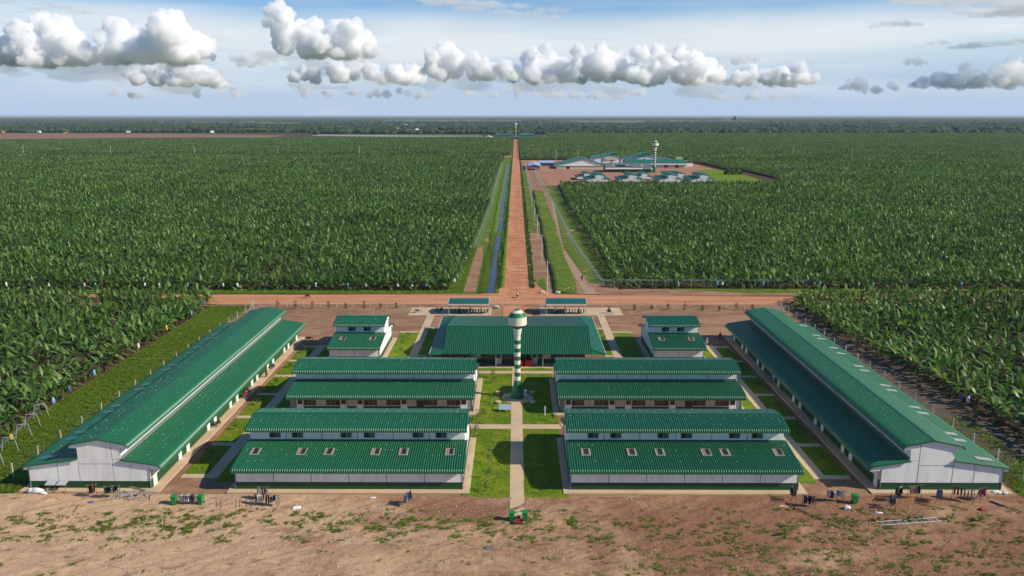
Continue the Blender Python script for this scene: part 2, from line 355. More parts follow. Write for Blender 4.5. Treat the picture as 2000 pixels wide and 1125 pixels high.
# ------------------------------------------------------------------ ground and roads
sheet('ground', [(-60000, -3000), (60000, -3000), (60000, 62000), (-60000, 62000)], -0.30, M['plain'])
sheet('compound_yard', [(-65.2, 94), (65.2, 94), (65.2, 166), (68.5, 172), (68.5, 199.6), (-68, 199.6), (-68, 178), (-65.2, 170)], -0.02, M['backyard'])
sheet('left_fence_verge', [(-78.4, 60), (-64.0, 60), (-64.0, 199), (-78.4, 199)], -0.03, M['verge'])
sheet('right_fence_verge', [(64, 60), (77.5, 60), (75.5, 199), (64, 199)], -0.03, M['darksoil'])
sheet('right_corner_grass', [(64.9, 95.2), (76, 88), (76, 104), (71, 106)], 0.0, M['verge'])
def relief(name, x0, x1, y0, y1, st, amp, m, z0=0.0, sx=1.0, sy=1.0):
    xs = np.arange(x0, x1 + st / 2, st); ys = np.arange(y0, y1 + st / 2, st); X, Y = np.meshgrid(xs, ys)
    Z = fbm(X * 0.45 * sx + 50, Y * 0.6 * sy + 50, 5); a = RAD(32); u = X * math.cos(a) + Y * math.sin(a); v = -X * math.sin(a) + Y * math.cos(a)
    R = fbm(u * 0.16 + 9, v * 1.1 + 70, 3)
    Z = (Z - 0.5) * amp + (R - 0.45) * amp * 0.9
    edge = np.clip((Y - y0) / 1.0, 0, 1) * np.clip((y1 - Y) / 1.2, 0, 1)
    Z = z0 + (Z) * edge
    V = np.stack([X, Y, Z], -1).reshape(-1, 3); nx = len(xs); ny = len(ys)
    i = np.arange(nx * ny).reshape(ny, nx); F = np.stack([i[:-1, :-1], i[:-1, 1:], i[1:, 1:], i[1:, :-1]], -1).reshape(-1, 4)
    me = np_mesh(name, V, F, m); me.polygons.foreach_set('use_smooth', [True] * len(F))
    return tag(link(name, me), kind='structure')
relief('yard_soil', -76, 76, 66, 95.0, 0.21, 0.30, M['dirt'], 0.03)
sheet('foreground_soil', [(-90, 30), (90, 30), (90, 67), (-90, 67)], -0.02, M['dirt'])
sheet('cross_road', [(-520, 202.0), (520, 200.5), (520, 210.8), (60, 210.8), (12, 212.8), (-12, 213.4), (-60, 212.6), (-520, 214)], 0.0, M['cross'])
sheet('road_shoulder', [(-300, 198.9), (300, 198.9), (300, 201.3), (-300, 202.2)], -0.01, M['backyard'])
fl = [(-3.9, 236), (-5.0, 224), (-6.6, 217.5), (-10.5, 212.0), (11.5, 212.0), (8.4, 217), (6.6, 223), (5.1, 236)]
sheet('main_road', [(-3.4, 1655), (-3.3, 437)] + fl + [(4.0, 437), (4.1, 1655)], 0.03, M['road'])
rr = random.Random(3); mb = MB()
y = 219.0
while y < 620:                                            # mud ridges left across the wheel tracks
    x0 = rr.uniform(-1.9, 0.8); x1 = rr.uniform(3.0, 3.5) + (0.6 if y < 240 else 0); h = rr.uniform(0.05, 0.10); w = rr.uniform(0.20, 0.38)
    n = 7; pts = [(x0 + (x1 - x0) * i / n, y + rr.uniform(-0.10, 0.10)) for i in range(n + 1)]
    for (a, b), (c, d) in zip(pts, pts[1:]):
        mb.add([(a, b - w, 0.02), (c, d - w, 0.02), (c, d, 0.03 + h), (a, b, 0.03 + h), (c, d + 0.1, 0.02), (a, b + 0.1, 0.02)], [(0, 1, 2, 3), (3, 2, 4, 5)])
    y += rr.uniform(2.2, 6.0) if y < 420 else rr.uniform(5, 9)
tag(mb.build('mud_ridge', M['mud']), 'low mud ridges across the right wheel track of the red road', None, None, 'stuff')
# raised edges of the main road
for sx, nm in ((-1, 'west'), (1, 'east')):
    x = -3.9 if sx < 0 else 4.55
    tag(MB().prism([(x - 0.8, 0.0), (x - 0.25, 0.22), (x + 0.25, 0.22), (x + 0.8, 0.0)], 222, 900, 'y').build('road_bank', M['verge']), kind='structure')
# strips beside the road: soil, grass, water
sheet('west_strip', [(-17.5, 213.3), (-5, 213.3), (-4.6, 1650), (-13.6, 1650), (-13.8, 500), (-15.5, 300)], 0.0, M['verge2'])
sheet('west_bare_strip', [(-14.5, 215.5), (-11.2, 215.5), (-11.3, 270), (-12.6, 300), (-14, 290), (-14.3, 270)], 0.02, M['backyard'])
sheet('east_strip', [(5, 213.0), (29, 213), (29.5, 560), (24.5, 700), (20, 860), (20, 880), (5, 880)], 0.0, M['backyard'])
sheet('east_grass_far', [(4.6, 212.9), (8.8, 213.2), (8.8, 236), (5, 238)], 0.01, M['verge2'])
sheet('east_mid_grass', [(4.9, 330), (9.9, 330), (9.9, 700), (4.9, 700)], 0.012, M['verge2'])
bank = MB(); pw = [(-9.9, 0.0), (-9.4, 0.45), (-8.6, 0.5), (-8.1, 0.06)]; pe = [(-5.85, 0.06), (-5.5, 0.45), (-4.9, 0.4), (-4.5, 0.0)]
rb = random.Random(8)
def wavy_bank(name, prof, y0, y1, st, m, jit=0.18):
    V = []; n = len(prof); ys = np.arange(y0, y1, st)
    for q, yy in enumerate(ys):
        dx = 0.25 * math.sin(yy * 0.11) + 0.2 * math.sin(yy * 0.037 + 1)
        for k, (x, z) in enumerate(prof):
            V.append((x + dx + rb.uniform(-jit, jit), yy, z + (rb.uniform(-jit, jit) * 0.5 if 0 < k < n - 1 else 0)))
    i = np.arange(len(V)).reshape(len(ys), n)
    F = np.stack([i[:-1, :-1], i[:-1, 1:], i[1:, 1:], i[1:, :-1]], -1).reshape(-1, 4)
    return tag(link(name, np_mesh(name, np.array(V), F, m)), kind='structure')
wavy_bank('canal_bank', [(-10.6, -0.02), (-9.9, 0.25), (-8.9, 0.35), (-8.1, 0.02)], 214, 800, 1.0, M['verge'])
wavy_bank('canal_bank', [(-6.0, 0.02), (-5.5, 0.3), (-4.9, 0.3), (-4.3, -0.02)], 214, 800, 1.0, M['verge'])
for y0, y1 in ((214, 322), (331, 372), (380, 800)):
    sheet('canal_water', [(-8.7, y0), (-5.7, y0), (-5.7, y1), (-8.7, y1)], 0.035, M['water'])
wavy_bank('ditch_shadow_bank', [(10.9, -0.02), (11.2, 0.62), (12.4, 0.55), (17.2, 0.08), (17.6, -0.02)], 214, 520, 1.0, M['verge2'], 0.16)  # strip raised so that its cast shadow stands for the dark ditch
sheet('east_footpath', [(19.2, 213), (22.6, 213), (17.6, 285), (18.5, 330), (21.5, 450), (20.0, 450), (17.2, 330), (16.6, 285), (17.8, 240)], 0.022, mat('pale_trodden_earth', (0.42, 0.27, 0.17), 0.95, var=0.3, vscale=0.8))
sheet('cableway_grass', [(21.5, 228), (29.5, 228), (30.5, 300), (29.8, 400), (28.5, 556), (18.5, 556), (21, 450), (18.5, 330), (18, 290)], 0.012, M['verge2'])
sheet('field_front_grass', [(-260, 213.6), (-14.5, 213.6), (-16.5, 218), (-260, 221.5)], 0.015, M['verge'])
sheet('field_side_grass', [(-19.2, 216), (-14.3, 216), (-12.9, 300), (-10.9, 420), (-10.9, 850), (-15.8, 850), (-16.6, 330), (-18.6, 240)], 0.017, M['verge'])
sheet('east_field_margin', [(22, 211.6), (300, 211.0), (300, 220), (30, 220)], 0.012, M['backyard'])
sheet('east_field_grass', [(64, 215), (300, 214.5), (300, 220.6), (40, 220.6)], 0.016, M['verge2'])
sheet('far_compound_yard', [(23, 565), (185, 612), (178, 860), (15, 860), (15, 690), (24, 600)], 0.02, mat('far_yard_earth', (0.40, 0.185, 0.095), 0.95, col2=(0.29, 0.135, 0.075), vscale=0.06, coord='World'))
sheet('far_compound_lawn', [(142, 560), (185, 574), (190, 700), (172, 735), (150, 672), (143, 600)], 0.05, M['lawn'])
sheet('far_cross_track', [(-14, 955), (-14, 968), (-4, 968), (-4, 955)], 0.02, M['road'])
sheet('east_cross_track', [(4, 862), (560, 838), (560, 858), (180, 880), (4, 880)], 0.01, M['road'])
sheet('cleared_red_field', [(-2600, 1640), (-1050, 1655), (-697, 1800), (-540, 1760), (-560, 1990), (-900, 2140), (-2600, 2300)], 0.0, M['farred'])
sheet('nursery_ground', [(-485, 1910), (-75, 1735), (-88, 2085), (-484, 2085)], 0.0, mat('nursery_ground_earth', (0.12, 0.14, 0.07), 0.95, var=0.3, vscale=0.02))
# ------------------------------------------------------------------ compound paving and lawns
C_, L_ = M['concrete'], M['lawn']
PT = 0.07; LT = 0.05
slab('central_path', -0.72, 1.14, 88.4, 128.6, PT, C_); slab('central_path', -0.66, 1.0, 133.6, 147.6, PT, C_)
slab('cross_path', -7.0, -0.72, 117.1, 118.9, PT, C_); slab('cross_path', 1.14, 7.2, 117.1, 118.9, PT, C_)
slab('cross_path', -7.0, -0.66, 144.4, 145.9, PT, C_); slab('cross_path', 1.0, 7.2, 144.4, 145.9, PT, C_)
slab('hall_apron', -15.5, 16.2, 147.6, 150.0, 0.12, C_)
for a, b in ((-6.95, -0.75), (1.17, 6.9)):
    slab('lawn', a, b, 94.2, 117.07, LT, L_); slab('lawn', a, b, 118.93, 144.37, LT, L_); slab('lawn', a, b, 145.93, 147.57, LT, L_)
tag(MB().lathe([(2.75, -0.1), (2.75, 0.09)], 32, (0.33, 131.0)).build('tower_paving', C_), kind='structure')
for sx in (-1, 1):
    X = lambda a, b: (min(sx * a, sx * b), max(sx * a, sx * b))
    # walk beside the long barns, side path and the squares of grass between
    ys = [100.25, 111.0, 121.9, 132.8, 142.8, 152.3, 162.2]
    slab('side_path', *X(40.3, 42.05), 99.7, 163.4, PT, C_)
    for i, yy in enumerate(ys): slab('link_path', *X(42.05, 45.35), yy - 0.55, yy + 0.55, PT, C_)
    for y0, y1 in zip(ys, ys[1:]): slab('lawn', *X(42.1, 45.3), y0 + 0.56, y1 - 0.56, LT, L_)
    slab('lawn', *X(37.9, 40.25), 98.6, 163, LT, L_)
    slab('inner_path', *X(19.95, 21.75), 143, 189.4, PT, C_)
    slab('inner_link', *X(18.0, 19.9), 155.2, 156.2, PT, C_); slab('inner_link', *X(16.5, 19.9), 176.8, 177.8, PT, C_)
    slab('inner_link', *X(21.8, 26.2), 173.5, 174.4, PT, C_)
    slab('lawn', *X(17.9, 19.9), 156.3, 176.7, LT, L_); slab('lawn', *X(17.4, 19.9), 147, 155.1, LT, L_)
    slab('lawn', *X(21.8, 25.9), 143, 173.45, LT, L_)
    slab('shed_pad', *X(6.0, 26.4), 189.4, 197.3, 0.10, C_)
    slab('cross_path', *X(7.0, 40.2), 118.2, 119.2, PT, C_)
    slab('lawn', *X(38.6, 40.25), 163.1, 168, LT, L_)
slab('gate_path', -3.2, 4.0, 186.5, 199.3, 0.06, M['road'])
slab('hall_back_walk', -6.0, 7.0, 186.5, 188.0, PT, C_)
# ------------------------------------------------------------------ building parts
WIDE = [(-0.88, 2.72), (-0.86, 2.92), (-0.80, 3.08), (-0.68, 3.20), (-0.48, 3.28), (-0.2, 3.325), (2.0, 3.63), (4.3, 3.95), (6.5, 4.25)]
NARROW = [(12.2, 4.22), (13.8, 3.97), (15.6, 3.69), (16.5, 3.55), (16.95, 3.46), (17.2, 3.34), (17.36, 3.16), (17.43, 2.96), (17.45, 2.75)]
UPA = [(5.42, 5.78), (5.45, 5.98), (5.54, 6.14), (5.68, 6.26), (5.9, 6.34), (6.6, 6.48), (8.0, 6.76), (9.4, 7.04)]
UPB = [(9.4, 7.04), (10.8, 6.78), (12.1, 6.53), (12.75, 6.41), (13.05, 6.31), (13.22, 6.17), (13.31, 5.98), (13.34, 5.75)]
def ribbed(prof, x0, x1, pitch, h, m, name, flip=False):
    P = np.array(prof); T = np.gradient(P, axis=0); N = np.stack([-T[:, 1], T[:, 0]], 1); N /= np.linalg.norm(N, axis=1)[:, None]
    if N[len(P) // 2, 1] < 0: N = -N
    n = max(1, int(round((x1 - x0) / pitch))); p = (x1 - x0) / n; k = np.arange(n)[:, None]
    xs = (x0 + k * p + np.array([0, 0.30, 0.40, 0.90]) * p).ravel(); dz = np.tile([0, 0, h, h], n)
    xs = np.append(xs, x1); dz = np.append(dz, 0.0)
    V = np.zeros((len(xs), len(P), 3)); V[:, :, 0] = xs[:, None]
    V[:, :, 1] = P[None, :, 0] + N[None, :, 0] * dz[:, None]; V[:, :, 2] = P[None, :, 1] + N[None, :, 1] * dz[:, None]
    i = np.arange(V.shape[0] * V.shape[1]).reshape(V.shape[0], V.shape[1])
    F = np.stack([i[:-1, :-1], i[1:, :-1], i[1:, 1:], i[:-1, 1:]], -1).reshape(-1, 4)
    return np_mesh(name, V.reshape(-1, 3), F, m)
def trim_band(prof, x, w, t=0.06, d=0.16):
    """edge trim following a roof profile at one gable end"""
    mb = MB()
    for (a, b), (c, e) in zip(prof, prof[1:]):
        mb.prism([(a, b - d * 0.6), (c, e - d * 0.6), (c, e + t), (a, b + t)], x, x + w)
    return mb
def under(prof, wall_y, sgn):
    """soffit outline closed under an eave"""
    tip = prof[0] if sgn < 0 else prof[-1]
    pts = [(a - sgn * 0.11, b - 0.05) for a, b in prof if (a < wall_y - .05 if sgn < 0 else a > wall_y + .05)]
    zt = float(np.interp(wall_y, [a for a, b in prof], [b for a, b in prof]))
    if sgn < 0: return pts + [(wall_y - 0.01, zt - 0.06), (wall_y - 0.01, tip[1] - 0.02)]
    return [(wall_y + 0.01, tip[1] + 0.02), (wall_y + 0.01, zt - 0.06)] + pts
PV = ['D0.95', 'W2.1-4.1', 'P4.15-5.75', 'V5.8-8.1', 'D8.15', 'P9.35-10.75', 'D10.85', 'W12.1-14.2', 'P14.25-15.7', 'V15.75-18.0', 'D18.1', 'P19.3-20.7', 'O20.8', 'W22.0-24.1', 'P24.15-25.7', 'V25.75-27.9', 'D28.0']
def window(parent, x, y, z, w, h, face, lit='dark'):
    """frame with one dark and one grey pane; face is the outward direction along y"""
    t = 0.05; mb = MB()
    for a in (0, w / 2 - t / 2, w - t): mb.box(x + a, x + a + t, y, y + face * 0.12, z, z + h) if face > 0 else mb.box(x + a, x + a + t, y + face * 0.12, y, z, z + h)
    ya, yb = sorted((y, y + face * 0.118))
    mb.box(x + t, x + w - t, ya, yb, z + h - t, z + h); mb.box(x + t, x + w - t, ya, yb, z, z + t)
    f = mb.build('window', M['grey'], parent)
    for k, mm in enumerate((M['glass'], M['greypane'] if lit == 'dark' else M['curtain'])):
        x0 = x + t + k * (w / 2); ya, yb = sorted((y + face * 0.02, y + face * 0.07))
        MB().box(x0, x0 + w / 2 - 1.5 * t, ya, yb, z + t, z + h - t).build('pane', mm, f)
    return f
def door(parent, x, y, w, h, face, z=0.15, top=True, col=None):
    ya, yb = sorted((y, y + face * 0.10))
    d = MB().box(x, x + w, ya, yb, z, z + h).build('door', col or M['white'], parent)
    yc, yd = sorted((y + face * 0.10, y + face * 0.125))
    if top: MB().box(x + 0.15, x + w - 0.15, yc, yd, z + h * 0.58, z + h - 0.12).build('pane', M['glass'], d)
    MB().box(x + w - 0.17, x + w - 0.10, yc, yd, z + h * 0.45, z + h * 0.5).build('handle', M['grey'], d)
    return d
def screws(mb, prof, x0, x1, rnd, stepx=0.93, rows=6):
    P = [p for p in prof]; ys = np.linspace(P[0][0], P[-1][0], rows + 2)[1:-1]
    for yy in ys:
        for (a, b), (c, e) in zip(P, P[1:]):
            if min(a, c) <= yy <= max(a, c) and a != c:
                z = b + (e - b) * (yy - a) / (c - a) + 0.10; break
        else: continue
        x = x0 + 0.4
        while x < x1 - 0.3:
            if rnd.random() < 0.5:
                s = rnd.choice((0.03, 0.035, 0.04, 0.06)); xx = x + rnd.uniform(-0.03, 0.03); q = yy + rnd.uniform(-0.04, 0.04)
                mb.add([(xx - s, q - s, z), (xx + s, q - s, z), (xx + s, q + s, z), (xx - s, q + s, z), (xx, q, z + 0.03)], [(0, 1, 4), (1, 2, 4), (2, 3, 4), (3, 0, 4)])
            x += stepx
def building(name, label, group, loc, rz, L, mode, skylights=(), doors=(), windows=(), pitch=0.31, seed=0, far=False, skymat=None):
    r = thing(name, label, 'building', loc, rz, group); h = L / 2; rnd = random.Random(seed); oh = 0.32; Gb = 'wall'
    mb = MB()
    mb.prism([(0.06, 0), (15.74, 0), (15.74, 3.6), (12.1, 4.15), (12.1, 6.35), (9.4, 6.9), (6.6, 6.35), (6.6, 4.18), (0.06, 3.3)], -h + 0.06, h - 0.06)
    mb.build('wall', M['grey'], r)
    tag(MB().box(-h - 1.0, h + 1.0, -1.05, 17.2 if not far else 16.8, -0.1, 0.15).build('floor_slab', C_, r))
    # roofs
    rh = 0.085 if not far else 0.08
    for prof, nm in ((WIDE, 'lower_roof'), (UPA, 'upper_roof'), (UPB, 'upper_roof'), (NARROW, 'lower_roof')):
        link(nm, ribbed(prof, -h - oh, h + oh, pitch, rh, M['roof'], nm), r)
        for x in (-h - oh - 0.04, h + oh - 0.02): trim_band(prof, x, 0.06).build('verge_trim', M['rooftrim'], r)
    MB().prism([(9.15, 7.08), (9.4, 7.14), (9.65, 7.08), (9.4, 7.05)], -h - oh, h + oh).build('ridge_cap', M['rooftrim'], r)
    for prof, wy, sg in ((WIDE, 0, -1), (UPA, 6.5, -1), (UPB, 12.2, 1), (NARROW, 15.8, 1)):
        MB().prism(under(prof, wy, sg), -h - 0.05, h + 0.05).build('soffit', M['soffit'], r)
    # gable ends: boards with grey joints between them, dark green base
    J = 0.05
    zr = lambda y: 3.35 + y * 0.1385 - 0.06 if y <= 6.5 else (3.69 + (15.6 - y) * 0.155 - 0.06)
    zu = lambda y: 7.04 - abs(9.4 - y) * 0.196 - 0.08
    polys = [[(0.0, 1.12), (3.7 - J, 1.12), (3.7 - J, zr(3.7)), (0.0, zr(0))], [(3.7 + J, 1.12), (6.5 - J, 1.12), (6.5 - J, zr(6.4)), (3.7 + J, zr(3.7))],
             [(6.5 + J, 1.12), (11.0 - J, 1.12), (11.0 - J, 3.45), (6.5 + J, 3.45)], [(6.5 + J, 3.55), (11.0 - J, 3.55), (11.0 - J, zu(11)), (9.4, zu(9.4)), (6.5 + J, zu(6.5))],
             [(11.0 + J, 4.2), (12.2, 4.2), (12.2, zu(12.2)), (11.0 + J, zu(11.0))], [(11.0 + J, 1.12), (15.8, 1.12), (15.8, zr(15.8)), (12.2, 4.12), (11.0 + J, 4.12)]]
    for x0, x1 in ((-h, -h + 0.058), (h - 0.058, h)):
        for p in polys: MB().prism(p, x0, x1).build('wall_panel', M['white'], r)
        a, b = (x0 - 0.03, x1) if x0 < 0 else (x0, x1 + 0.03)
        MB().box(a, b, -0.03, 15.83, 0.15, 1.09).build('base_band', M['band'], r)
        xa = x0 - 0.10 if x0 < 0 else x1 + 0.02
        for yy in (-0.02, 15.76): MB().box(xa, xa + 0.08, yy - 0.04, yy + 0.04, 0.15, 3.1).build('downpipe', M['grey'], r)
    nb = max(1, int(round(L / 4.93))); bw = L / nb
    # wide side
    MB().box(-h + 0.06, h - 0.06, -0.03, 0.058, 0.15, 1.10).build('base_band', M['band'], r)
    for i in range(nb):
        MB().box(-h + i * bw + J, -h + (i + 1) * bw - J, 0.0, 0.058, 1.13, 3.26).build('wall_panel', M['white'], r)
    # clerestory
    for yy0, yy1, fc in ((6.5, 6.58, -1), (12.12, 12.2, 1)):
        for i in range(nb):
            MB().box(-h + i * bw + J, -h + (i + 1) * bw - J, yy0, yy1, 4.62 if fc > 0 else 4.2, 6.3).build('wall_panel', M['white'], r)
    if not far:
        for x in windows: window(r, -h + x, 6.5, 4.62, 1.5, 0.95, -1)
        MB().box(-h, h, 6.28, 6.49, 4.24, 4.36).build('flashing', M['rooftrim'], r)
        MB().box(-h, h, 12.21, 12.42, 4.20, 4.32).build('flashing', M['grey'] if mode == 'barn' else M['rooftrim'], r)
    # veranda side
    if mode == 'barn':
        MB().box(-h + 0.06, h - 0.06, 15.742, 15.83, 0.15, 1.35).build('base_band', M['band'], r)
        for i in range(nb):
            MB().box(-h + i * bw + J, -h + (i + 1) * bw - J, 15.742, 15.80, 1.38, 3.5).build('wall_panel', M['beige'], r)
        for x in doors: door(r, x - 0.5, 15.82, 1.0, 2.1, 1, top=False)
        xs = sorted(doors)
        for a, b in zip(xs, xs[1:]):
            if b - a > 5: window(r, (a + b) / 2 - 2.0, 15.81, 1.45, 1.5, 0.9, 1); window(r, (a + b) / 2 + 0.5, 15.81, 1.45, 1.5, 0.9, 1)
    else:
        segs = PV if L > 20 else ['D0.95', 'W2.1-4.1', 'D8.15'][:2]
        for sgm in segs:
            k, rest = sgm[0], sgm[1:]
            fx = lambda v: h - v                                     # seen from the veranda side, left to right
            if k in 'DO':
                a = float(rest)
                door(r, fx(a) - 1.1, 15.80, 1.1, 2.15, 1, col=M['glass'] if k == 'O' else None, top=(k == 'D'))  # an open doorway's inner shade is drawn as a dark panel
            else:
                a, b = map(float, rest.split('-')); x0, x1 = fx(b), fx(a)
                MB().box(x0, x1, 15.742, 15.83, 0.15, 1.10).build('base_band', M['band'], r)
                MB().box(x0, x1, 15.742, 15.93, 1.11, 1.18).build('ledge', M['soffit'], r)
                if k == 'P':
                    m_ = (x0 + x1) / 2
                    MB().box(x0, m_ - 0.03, 15.742, 15.80, 1.19, 3.45).build('wall_panel', M['beige'], r)
                    MB().box(m_ + 0.03, x1, 15.742, 15.80, 1.19, 3.45).build('wall_panel', M['beige'], r)
                else:
                    f = MB().box(x0, x1, 15.742, 15.78, 1.19, 2.6).build('window', M['grey'], r)
                    w = (x1 - x0) / 3
                    for q in range(3):
                        mm = M['glass'] if (q == 0) == (k == 'V') and q in (0, 2) else M['curtain']
                        if k == 'V': mm = M['glass'] if q == 0 else M['curtain']
                        else: mm = M['glass'] if q == 2 else M['curtain']
                        MB().box(x0 + q * w + 0.05, x0 + (q + 1) * w - 0.05, 15.79, 15.82, 1.24, 2.52).build('pane', mm, f)
                    MB().box(x0, x1, 15.742, 15.80, 2.61, 3.45).build('wall_panel', M['beige'], r)
        if L < 20: MB().box(-h + 0.06, h - 0.06, 15.742, 15.80, 0.15, 3.45).build('wall_panel', M['white'], r)
    # skylights on the wide roof
    for x, k in skylights:
        yy = 2.45; z = lambda q: 3.34 + (q + 0.2) * 0.1375 + 0.10
        if k == 'b':
            f = MB().prism([(yy, z(yy)), (yy + 1.75, z(yy + 1.75)), (yy + 1.75, z(yy + 1.75) + 0.03), (yy, z(yy) + 0.03)], x - 0.65, x + 0.65).build('skylight', M['sky1'], r)
            for q in range(4):
                MB().prism([(yy, z(yy) + .031), (yy + 1.75, z(yy + 1.75) + .031), (yy + 1.75, z(yy + 1.75) + 0.06), (yy, z(yy) + 0.06)], x - 0.62 + q * 0.33, x - 0.55 + q * 0.33).build('batten', M['wood'], f)
            s = rnd.choice((-0.05, 0.1, 0.12))
            MB().prism([(yy + .25, z(yy + .25) + .061), (yy + 1.6, z(yy + 1.6) + .061), (yy + 1.6, z(yy + 1.6) + 0.09), (yy + .25, z(yy + .25) + 0.09)], x + s - 0.1, x + s + 0.42).build('pane', M['skyp'], f)
        else:
            y0 = 0.5; y1 = 2.75
            MB().prism([(y0, z(y0)), (y1, z(y1)), (y1, z(y1) + 0.03), (y0, z(y0) + 0.03)], x - 0.5, x + 0.5).build('skylight', skymat, r)
    if not far:
        mb = MB()
        for prof in (WIDE[5:], UPA[4:], UPB[:4], NARROW[:4]): screws(mb, prof, -h, h, rnd, rows=6 if prof is WIDE[5:] else 4)
        tag(mb.build('roof_screw', M['soffit'], r), kind='stuff')  # screw heads, enlarged and white so their glints are in the colour
    return r
SK = lambda xs, c: [(x - c, 'b') for x in xs]
cL, cR, W0 = -21.75, 22.05, 29.6
building('dormitory_building', 'nearest green roofed dormitory left of the central path, six skylights on its lower roof', 'green roofed dormitory blocks', (cL, 96.25, 0), 0, W0, 'dorm', SK((-34.9, -28.7, -25.0, -18.75, -15.0, -8.8), cL), windows=(2.7, 5.8, 12.5, 15.7, 22.4, 25.6), seed=1)
building('dormitory_building', 'nearest green roofed dormitory right of the central path, six skylights on its lower roof', 'green roofed dormitory blocks', (cR, 96.25, 0), 0, W0, 'dorm', SK((9.4, 15.55, 19.3, 25.5, 28.0, 35.1), cR), windows=(2.7, 5.8, 12.3, 15.5, 22.1, 25.2), seed=2)
building('dormitory_building', 'middle row green roofed dormitory left of the water tower, doors under its front eave', 'green roofed dormitory blocks', (-22.05, 140.1, 0), math.pi, 30.0, 'dorm', seed=3)
building('dormitory_building', 'middle row green roofed dormitory right of the water tower, doors under its front eave', 'green roofed dormitory blocks', (22.2, 140.1, 0), math.pi, 30.0, 'dorm', seed=4)
building('wash_house', 'small two bay green roofed house with two skylights left of the central hall', 'small green roofed houses', (-32.0, 151.6, 0), 0, 9.9, 'dorm', [(-3.0, 'b'), (3.0, 'b')], windows=(2.6, 5.7), seed=5)
building('wash_house', 'small two bay green roofed house with two skylights right of the central hall', 'small green roofed houses', (32.4, 151.6, 0), 0, 9.9, 'dorm', [(-3.0, 'b'), (3.0, 'b')], windows=(2.6, 5.7), seed=6)
YB, LB = (96.45 + 168.6) / 2, 72.15
dl = [97.5, 105.5, 108.3, 116.2, 119.0, 126.0, 129.2, 137.1, 140.0, 146.5, 149.9, 157.7, 160.7, 167.0]
sk = [166.5, 158.6, 156.1, 149.6, 145.9, 138.1, 135.5, 127.5, 125.1, 117.3, 114.8, 106.8, 104.5, 98.2]
building('long_barn', 'long green roofed barracks along the left side of the compound, sunlit inner roof', 'long barracks flanking the compound', (-63.6, YB, 0), -math.pi / 2, LB, 'barn', [(YB - y, 'w') for y in sk], doors=[YB - y for y in dl], seed=7, skymat=M['skyd'])
building('long_barn', 'long green roofed barracks right of the compound, pale skylights on its outer roof', 'long barracks flanking the compound', (63.4, YB, 0), math.pi / 2, LB, 'barn', [(y - YB, 'w') for y in sk], doors=[y - YB for y in dl], seed=8, skymat=M['skyw'])
# ------------------------------------------------------------------ central hall
hall = thing('dining_hall', 'wide green roofed hall behind the water tower with lean-to skirts at both ends', 'building', (0.4, 147.2, 0))
MB().box(-13.2, 13.2, 2.9, 27, 0.0, 3.2).build('wall', M['band'], hall)
MB().prism([(-13.6, 2.9), (-13.2, 2.9), (-13.2, 3.0), (-13.6, 3.0)], 2.9, 27, 'y').build('eave_beam', M['soffit'], hall)
HP = [(0.0, 2.95), (2.5, 3.96), (5.0, 4.97), (8.4, 6.35)]; HB = [(8.4, 6.35), (15, 5.3), (22, 4.2), (29.5, 3.0)]
link('main_roof', ribbed(HP, -14.4, 14.4, 0.36, 0.10, M['roofhall'], 'main_roof'), hall)
link('main_roof', ribbed(HB, -14.4, 14.4, 0.36, 0.10, M['roofhall'], 'main_roof'), hall)
MB().prism([(8.1, 6.38), (8.4, 6.44), (8.7, 6.38), (8.4, 6.34)], -14.4, 14.4).build('ridge_cap', M['rooftrim'], hall)
for sx in (-1, 1):
    mb = MB(); mb.prism([(0.4, 3.0), (8.4, 6.2), (28, 3.1), (28, 2.9), (0.4, 2.9)], sx * 14.0 - 0.05, sx * 14.0 + 0.05)
    mb.build('gable_wall', M['rooftrim'], hall)
    V = [(sx * 14.2, 1.2, 3.55), (sx * 14.2, 28.5, 3.55), (sx * 17.1, 29.5, 2.9), (sx * 17.1, 0.0, 2.9), (sx * 14.2, 0.0, 2.9)]
    mb = MB(); mb.add(V[:4], [(0, 1, 2, 3)]); mb.add([V[0], V[3], (sx * 14.2, 0.0, 2.92)], [(0, 1, 2)]); mb.build('skirt_roof', M['roofhall'], hall)
    MB().box(min(sx * 17.1, sx * 17.16), max(sx * 17.1, sx * 17.16), 0, 29.5, 2.78, 2.93).build('eave_trim', M['soffit'], hall)
    MB().bar((sx * 14.3, 1.2, 3.6), (sx * 17.1, 0, 2.95), 0.07).build('hip_cap', M['rooftrim'], hall)
    for a in (0.4, 10, 20, 29): MB().box(sx * 16.8 - 0.06, sx * 16.8 + 0.06, a, a + 0.12, 0, 2.9).build('post', M['steel'], hall)
for x in (-13, -9, -4.2, 4.9, 9, 13): MB().box(x - 0.06, x + 0.06, 0.35, 0.47, 0.1, 2.95).build('post', M['steel'], hall)
for a, b, k in ((-13, -8.9, 'w'), (-8.8, -7.2, 'p'), (-7.1, -4.4, 'w'), (-4.3, -3.15, 'd'), (-3.1, 2.6, 'w'), (2.7, 3.9, 'd'), (3.95, 5.0, 'w'), (5.1, 6.5, 'p'), (6.6, 13, 'w')):
    if k == 'd': door(hall, a, 2.9, b - a, 2.2, -1, z=0.1)
    elif k == 'p': MB().box(a, b, 2.82, 2.9, 1.25, 2.9).build('wall_panel', M['beige'], hall)
    else:
        f = MB().box(a, b, 2.84, 2.9, 1.2, 2.6).build('window', M['grey'], hall); n = max(1, round((b - a) / 1.1)); w = (b - a) / n
        for q in range(n): MB().box(a + q * w + 0.04, a + (q + 1) * w - 0.04, 2.81, 2.838, 1.25, 2.54).build('pane', M['curtain'] if q % 2 else M['glass'], f)
